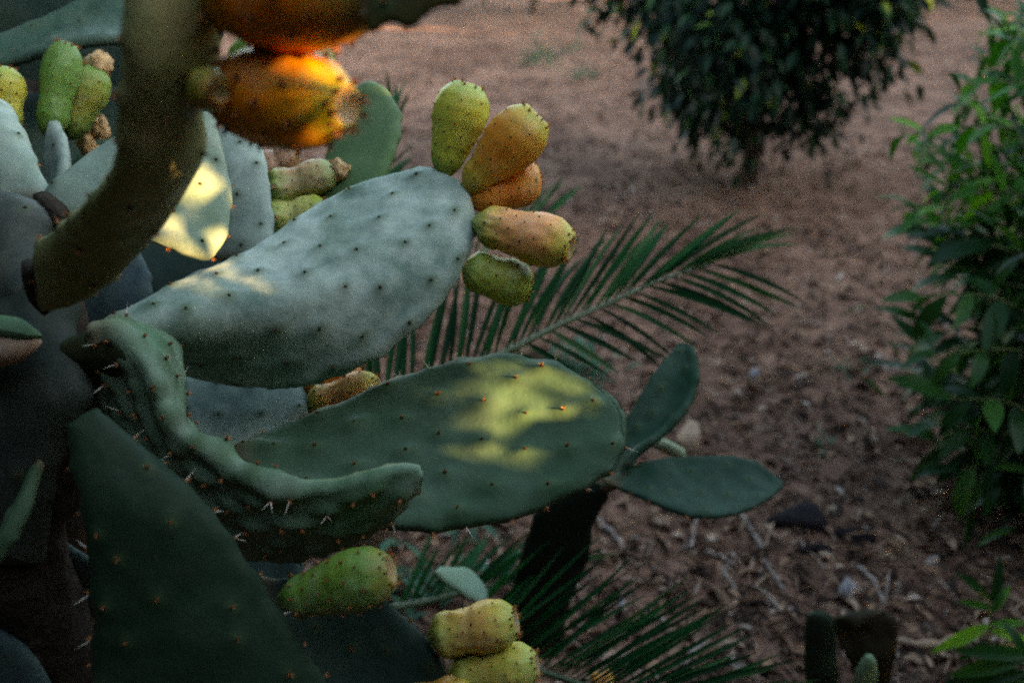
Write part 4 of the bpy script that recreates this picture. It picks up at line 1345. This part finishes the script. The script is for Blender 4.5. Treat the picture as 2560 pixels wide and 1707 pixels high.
shade_screen([(2.25, -0.85, 3.6, 1.4, 110000, .07, .11), (4.6, -0.6, 3.8, 1.6, 26000, .20, .30), (1.0, -2.4, 4.2, 1.5, 14000, .25, .38), (6.4, 1.8, 4.2, 1.7, 14000, .26, .40), (8.2, 4.4, 4.4, 1.8, 14000, .26, .40),
       (10.2, 7.4, 4.6, 1.9, 14000, .26, .40), (12.4, 10.6, 4.8, 2.0, 14000, .26, .40), (4.4, -3.4, 4.6, 1.9, 14000, .26, .40), (7.0, -1.4, 4.8, 1.9, 14000, .26, .40), (9.3, 1.6, 5.0, 2.0, 14000, .26, .40),
       (-0.8, -1.9, 4.0, 1.45, 15000, .2, .3), (-2.2, -0.9, 4.8, 1.45, 15000, .2, .3), (-2.6, 1.0, 5.2, 1.35, 15000, .2, .3), (-3.0, 3.0, 5.0, 1.5, 12000, .2, .3)],
      "added unseen leaf screen behind and beside the viewer that shades the orchard")

# ------------------------------------------------------------------ weeds and grass tufts
WEED_LEAF = [leaf_mesh("weed_leaf_shape", M["weed"], 0.13, dr, 0.1, 5)[0] for dr in (0.3, 0.6, 0.9)]


def weed(base, n, L, spread, label, name="weed", seed=0, w=1.0, upw=0.6):
    rn = random.Random(seed)
    t = thing(name, base, label, "weed" if name == "weed" else "grass")
    for _ in range(n):
        a = rn.uniform(0, 6.28)
        p = base + np.array([rn.gauss(0, spread), rn.gauss(0, spread), abs(rn.gauss(0, spread * .6))])
        place(t, rn.choice(WEED_LEAF), p, np.array([math.cos(a), math.sin(a), rn.uniform(.1, upw * 2)]),
              np.array([0, 0, 1.0]) + 0.3 * np.array([rn.gauss(0, 1), rn.gauss(0, 1), 0]), L * rn.uniform(.6, 1.2), "leaf" if name == "weed" else "blade", w)
    return t


weed(G(1445, 935), 70, 0.085, 0.055, "grey-green weed under the tip half of the long frond", seed=1)
weed(G(1350, 172), 60, 0.14, 0.12, "pale green grass tuft left of the dark citrus tree", "grass_tuft", 2, 0.5, 1.0)
weed(G(1460, 205), 40, 0.11, 0.07, "small dark grass tuft closest to the citrus tree's left side", "grass_tuft", 3, 0.5, 1.0)
weed(G(1420, 140), 22, 0.12, 0.08, "sparse grass tuft farthest back, left of the citrus tree", "grass_tuft", 4, 0.5, 1.0)
weed(G(2050, 1135), 14, 0.04, 0.03, "tiny weed on bare soil above the dark slab", seed=5)
weed(G(2110, 940), 12, 0.05, 0.03, "tiny weed sprig on bare soil right of the pebble", seed=6)
weed(G(1110, 1480), 60, 0.09, 0.09, "shaded weed in the dark gap under the big lower pad", seed=7)

# ------------------------------------------------------------------ fallen things one can tell apart
def stick(pts, r, mat, label, name="twig", cat="twig", z=0.012, group=None):
    P = [G(*p) + [0, 0, z] for p in pts]
    path = spline(P, 14)
    path[:, 2] += np.array([0.004 * math.sin(i * 1.3) for i in range(14)])
    o = tube(name, None, path, np.interp(np.linspace(0, 1, 14), [0, .1, .9, 1], [r * .5, r, r * .8, r * .35]), mat, 7, 0.35)
    tag(o, label, cat, group)
    return o


stick([(1835, 1290), (1880, 1345), (1930, 1440), (1965, 1495)], 0.006, M["twig"], "long grey twig slanting below the dark pointed pad")
stick([(1490, 1310), (1530, 1345), (1560, 1385)], 0.007, M["twig"], "pale thick twig just right of the low cactus stem")
stick([(1725, 1395), (1735, 1340), (1745, 1310)], 0.005, M["twig"], "short pale twig standing across straw under the pointed pad")
stick([(1760, 1400), (1800, 1410), (1840, 1430)], 0.006, M["twig"], "flat pale twig among straw left of the long grey one")
stick([(1810, 1450), (1828, 1470), (1838, 1490)], 0.006, M["twig"], "stubby grey twig at the foot of the straw patch")
stick([(2138, 1425), (2175, 1455), (2200, 1500), (2210, 1520)], 0.006, M["twig"], "bent pale twig just above the pruned cactus")
stick([(1700, 1680), (1740, 1640), (1770, 1620)], 0.009, M["twig"], "thick pale stick among fronds at the bottom border")
stick([(2235, 1602), (2300, 1622), (2350, 1618), (2400, 1600)], 0.011, M["palewood"], "curved tan palm sheath right of the pruned cactus", "dry_sheath", "debris")
stick([(2200, 1640), (2215, 1670), (2225, 1707)], 0.006, M["twig"], "thin grey twig upright at the pruned cactus' right foot")


def slab(px, h, mat, label, name, cat, seed):
    """A thin irregular piece lying on the ground: outline in ground points, thickness h, raised and cracked top."""
    rn = random.Random(seed)
    P = np.array([G(*p) for p in px])
    c = P.mean(0)
    n = len(P)
    V = []
    for lv, (sc, dz) in enumerate(((1.0, -0.004), (1.02, h * .5), (0.9, h), (0.45, h * 1.25))):
        for p in P:
            V.append(c + (p - c) * sc * rn.uniform(.94, 1.06) + np.array([0, 0, dz * rn.uniform(.75, 1.2) + 0.006]))
    V.append(c + np.array([0, 0, h * 1.2]))
    F = []
    for lv in range(3):
        for i in range(n):
            j = (i + 1) % n
            F.append([lv * n + i, lv * n + j, (lv + 1) * n + j, (lv + 1) * n + i])
    for i in range(n):
        F.append([3 * n + i, 3 * n + (i + 1) % n, 4 * n])
    o = put(name, mesh_data(name, np.array(V) - c, F, [mat]), None, c)
    tag(o, label, cat)
    return o


slab([(1915, 1325), (1950, 1303), (2000, 1288), (2040, 1280), (2056, 1310), (2070, 1332), (2040, 1338), (1990, 1336), (1950, 1333)], 0.020, M["hollow_dark"], "dark slab standing in for a shadowed hollow right of the pointed pad", "hollow_slab", "bark", 1)
slab([(2085, 1335), (2130, 1330), (2185, 1338), (2190, 1355), (2150, 1360), (2100, 1350)], 0.012, M["hollow_dark"], "narrow dark strip of painted shade right of the larger dark slab", "hollow_slab", "bark", 2)
slab([(1990, 1385), (2040, 1378), (2090, 1384), (2060, 1392), (2010, 1392)], 0.012, M["hollow_dark"], "thin dark sliver of painted shade below the larger dark slab", "hollow_slab", "bark", 3)
slab([(2092, 1495), (2110, 1478), (2135, 1482), (2140, 1500), (2118, 1510)], 0.03, M["stone"], "white stone behind the pruned cactus", "stone", "stone", 4)
slab([(1874, 945), (1884, 936), (1896, 940), (1895, 952), (1882, 955)], 0.02, M["stone"], "small white pebble alone on brown soil right of the upright ear-shaped pad", "pebble", "stone", 5)
slab([(1545, 1528), (1553, 1515), (1562, 1522), (1560, 1540), (1550, 1545)], 0.015, M["stone"], "white pebble between the low frond's leaflets", "pebble", "stone", 6)
slab([(2310, 1410), (2330, 1395), (2350, 1392), (2345, 1410), (2322, 1422)], 0.012, M["twig"], "pale wood chip left of the bright seedling", "wood_chip", "chip", 7)
slab([(1690, 1110), (1720, 1085), (1748, 1090), (1752, 1130), (1715, 1140)], 0.03, M["palewood"], "pinkish wood chunk behind the pale small pad", "wood_chip", "chip", 8)
fo = thing("fallen_fruit", G(1500, 1696), "small orange fallen fruit on the ground at the bottom border", "fruit")
df = float(np.dot(G(1500, 1696) - CAM_LOC, AX_F))
fruit(fo, (1478, 1700, df - .02), (1532, 1694, df - .02), 0.020, ORG, (0.5, 0.3, 0.08), PEACH, 0.6, YEL, 0.3, 0.6, rows=3, cols=6, seed=77)

# ------------------------------------------------------------------ mulch: straw, chips and dead leaves nobody could count
def build_litter():
    rn = np.random.default_rng(5)
    VV, FF, base = [], [], 0

    def spread(n, ymax=11.0):
        y = 1.2 * (ymax / 1.2) ** rn.random(n)
        x = rn.uniform(-1, 1, n) * (0.66 * y + 0.25)
        z = np.array([ground_h(a, b) for a, b in zip(x, y)])
        return np.stack([x, y, z], 1)

    def add(LV, LF, P, D, U, L, Wd):
        nonlocal base
        V, F = soup(LV, LF, list(zip(P, D, U, L, Wd)))
        VV.append(V); FF.append(F + base); base += len(V)

    # straw
    n = 19000
    P = spread(n) + np.stack([np.zeros(n), np.zeros(n), rn.uniform(.002, .02, n)], 1)
    a = rn.uniform(0, 6.28, n)
    D = np.stack([np.cos(a), np.sin(a), rn.normal(0, .12, n)], 1)
    U = np.stack([rn.normal(0, .3, n), rn.normal(0, .3, n), np.ones(n)], 1)
    _, LV, LF = leaf_mesh("straw_shape", M["litter"], 0.035, 0.35, 0.4, 4)
    add(LV, LF, P, D, U, rn.uniform(.03, .13, n), rn.uniform(.5, 1.1, n))
    # dead leaves, curled
    n = 9000
    P = spread(n) + np.stack([np.zeros(n), np.zeros(n), rn.uniform(.002, .016, n)], 1)
    a = rn.uniform(0, 6.28, n)
    D = np.stack([np.cos(a), np.sin(a), rn.normal(0, .25, n)], 1)
    U = np.stack([rn.normal(0, .45, n), rn.normal(0, .45, n), np.ones(n)], 1)
    _, LV, LF = leaf_mesh("dead_leaf_shape", M["litter"], 0.22, 1.3, 0.25, 5)
    add(LV, LF, P, D, U, rn.uniform(.03, .085, n), rn.uniform(.5, 1.1, n))
    # chips
    n = 13000
    P = spread(n) + np.stack([np.zeros(n), np.zeros(n), rn.uniform(.001, .012, n)], 1)
    a = rn.uniform(0, 6.28, n)
    D = np.stack([np.cos(a), np.sin(a), rn.normal(0, .3, n)], 1)
    U = np.stack([rn.normal(0, .5, n), rn.normal(0, .5, n), np.ones(n)], 1)
    _, LV, LF = leaf_mesh("chip_shape", M["litter"], 0.35, 0.3, 0.15, 4)
    add(LV, LF, P, D, U, rn.uniform(.008, .035, n), rn.uniform(.5, 1.2, n))
    o = put("ground_litter", fast_mesh("ground_litter", np.vstack(VV), np.vstack(FF), [M["litter"]], smooth=False))
    tag(o, "brown mulch of straw, bark chips and dead leaves on the soil", "litter", None, "stuff")


build_litter()
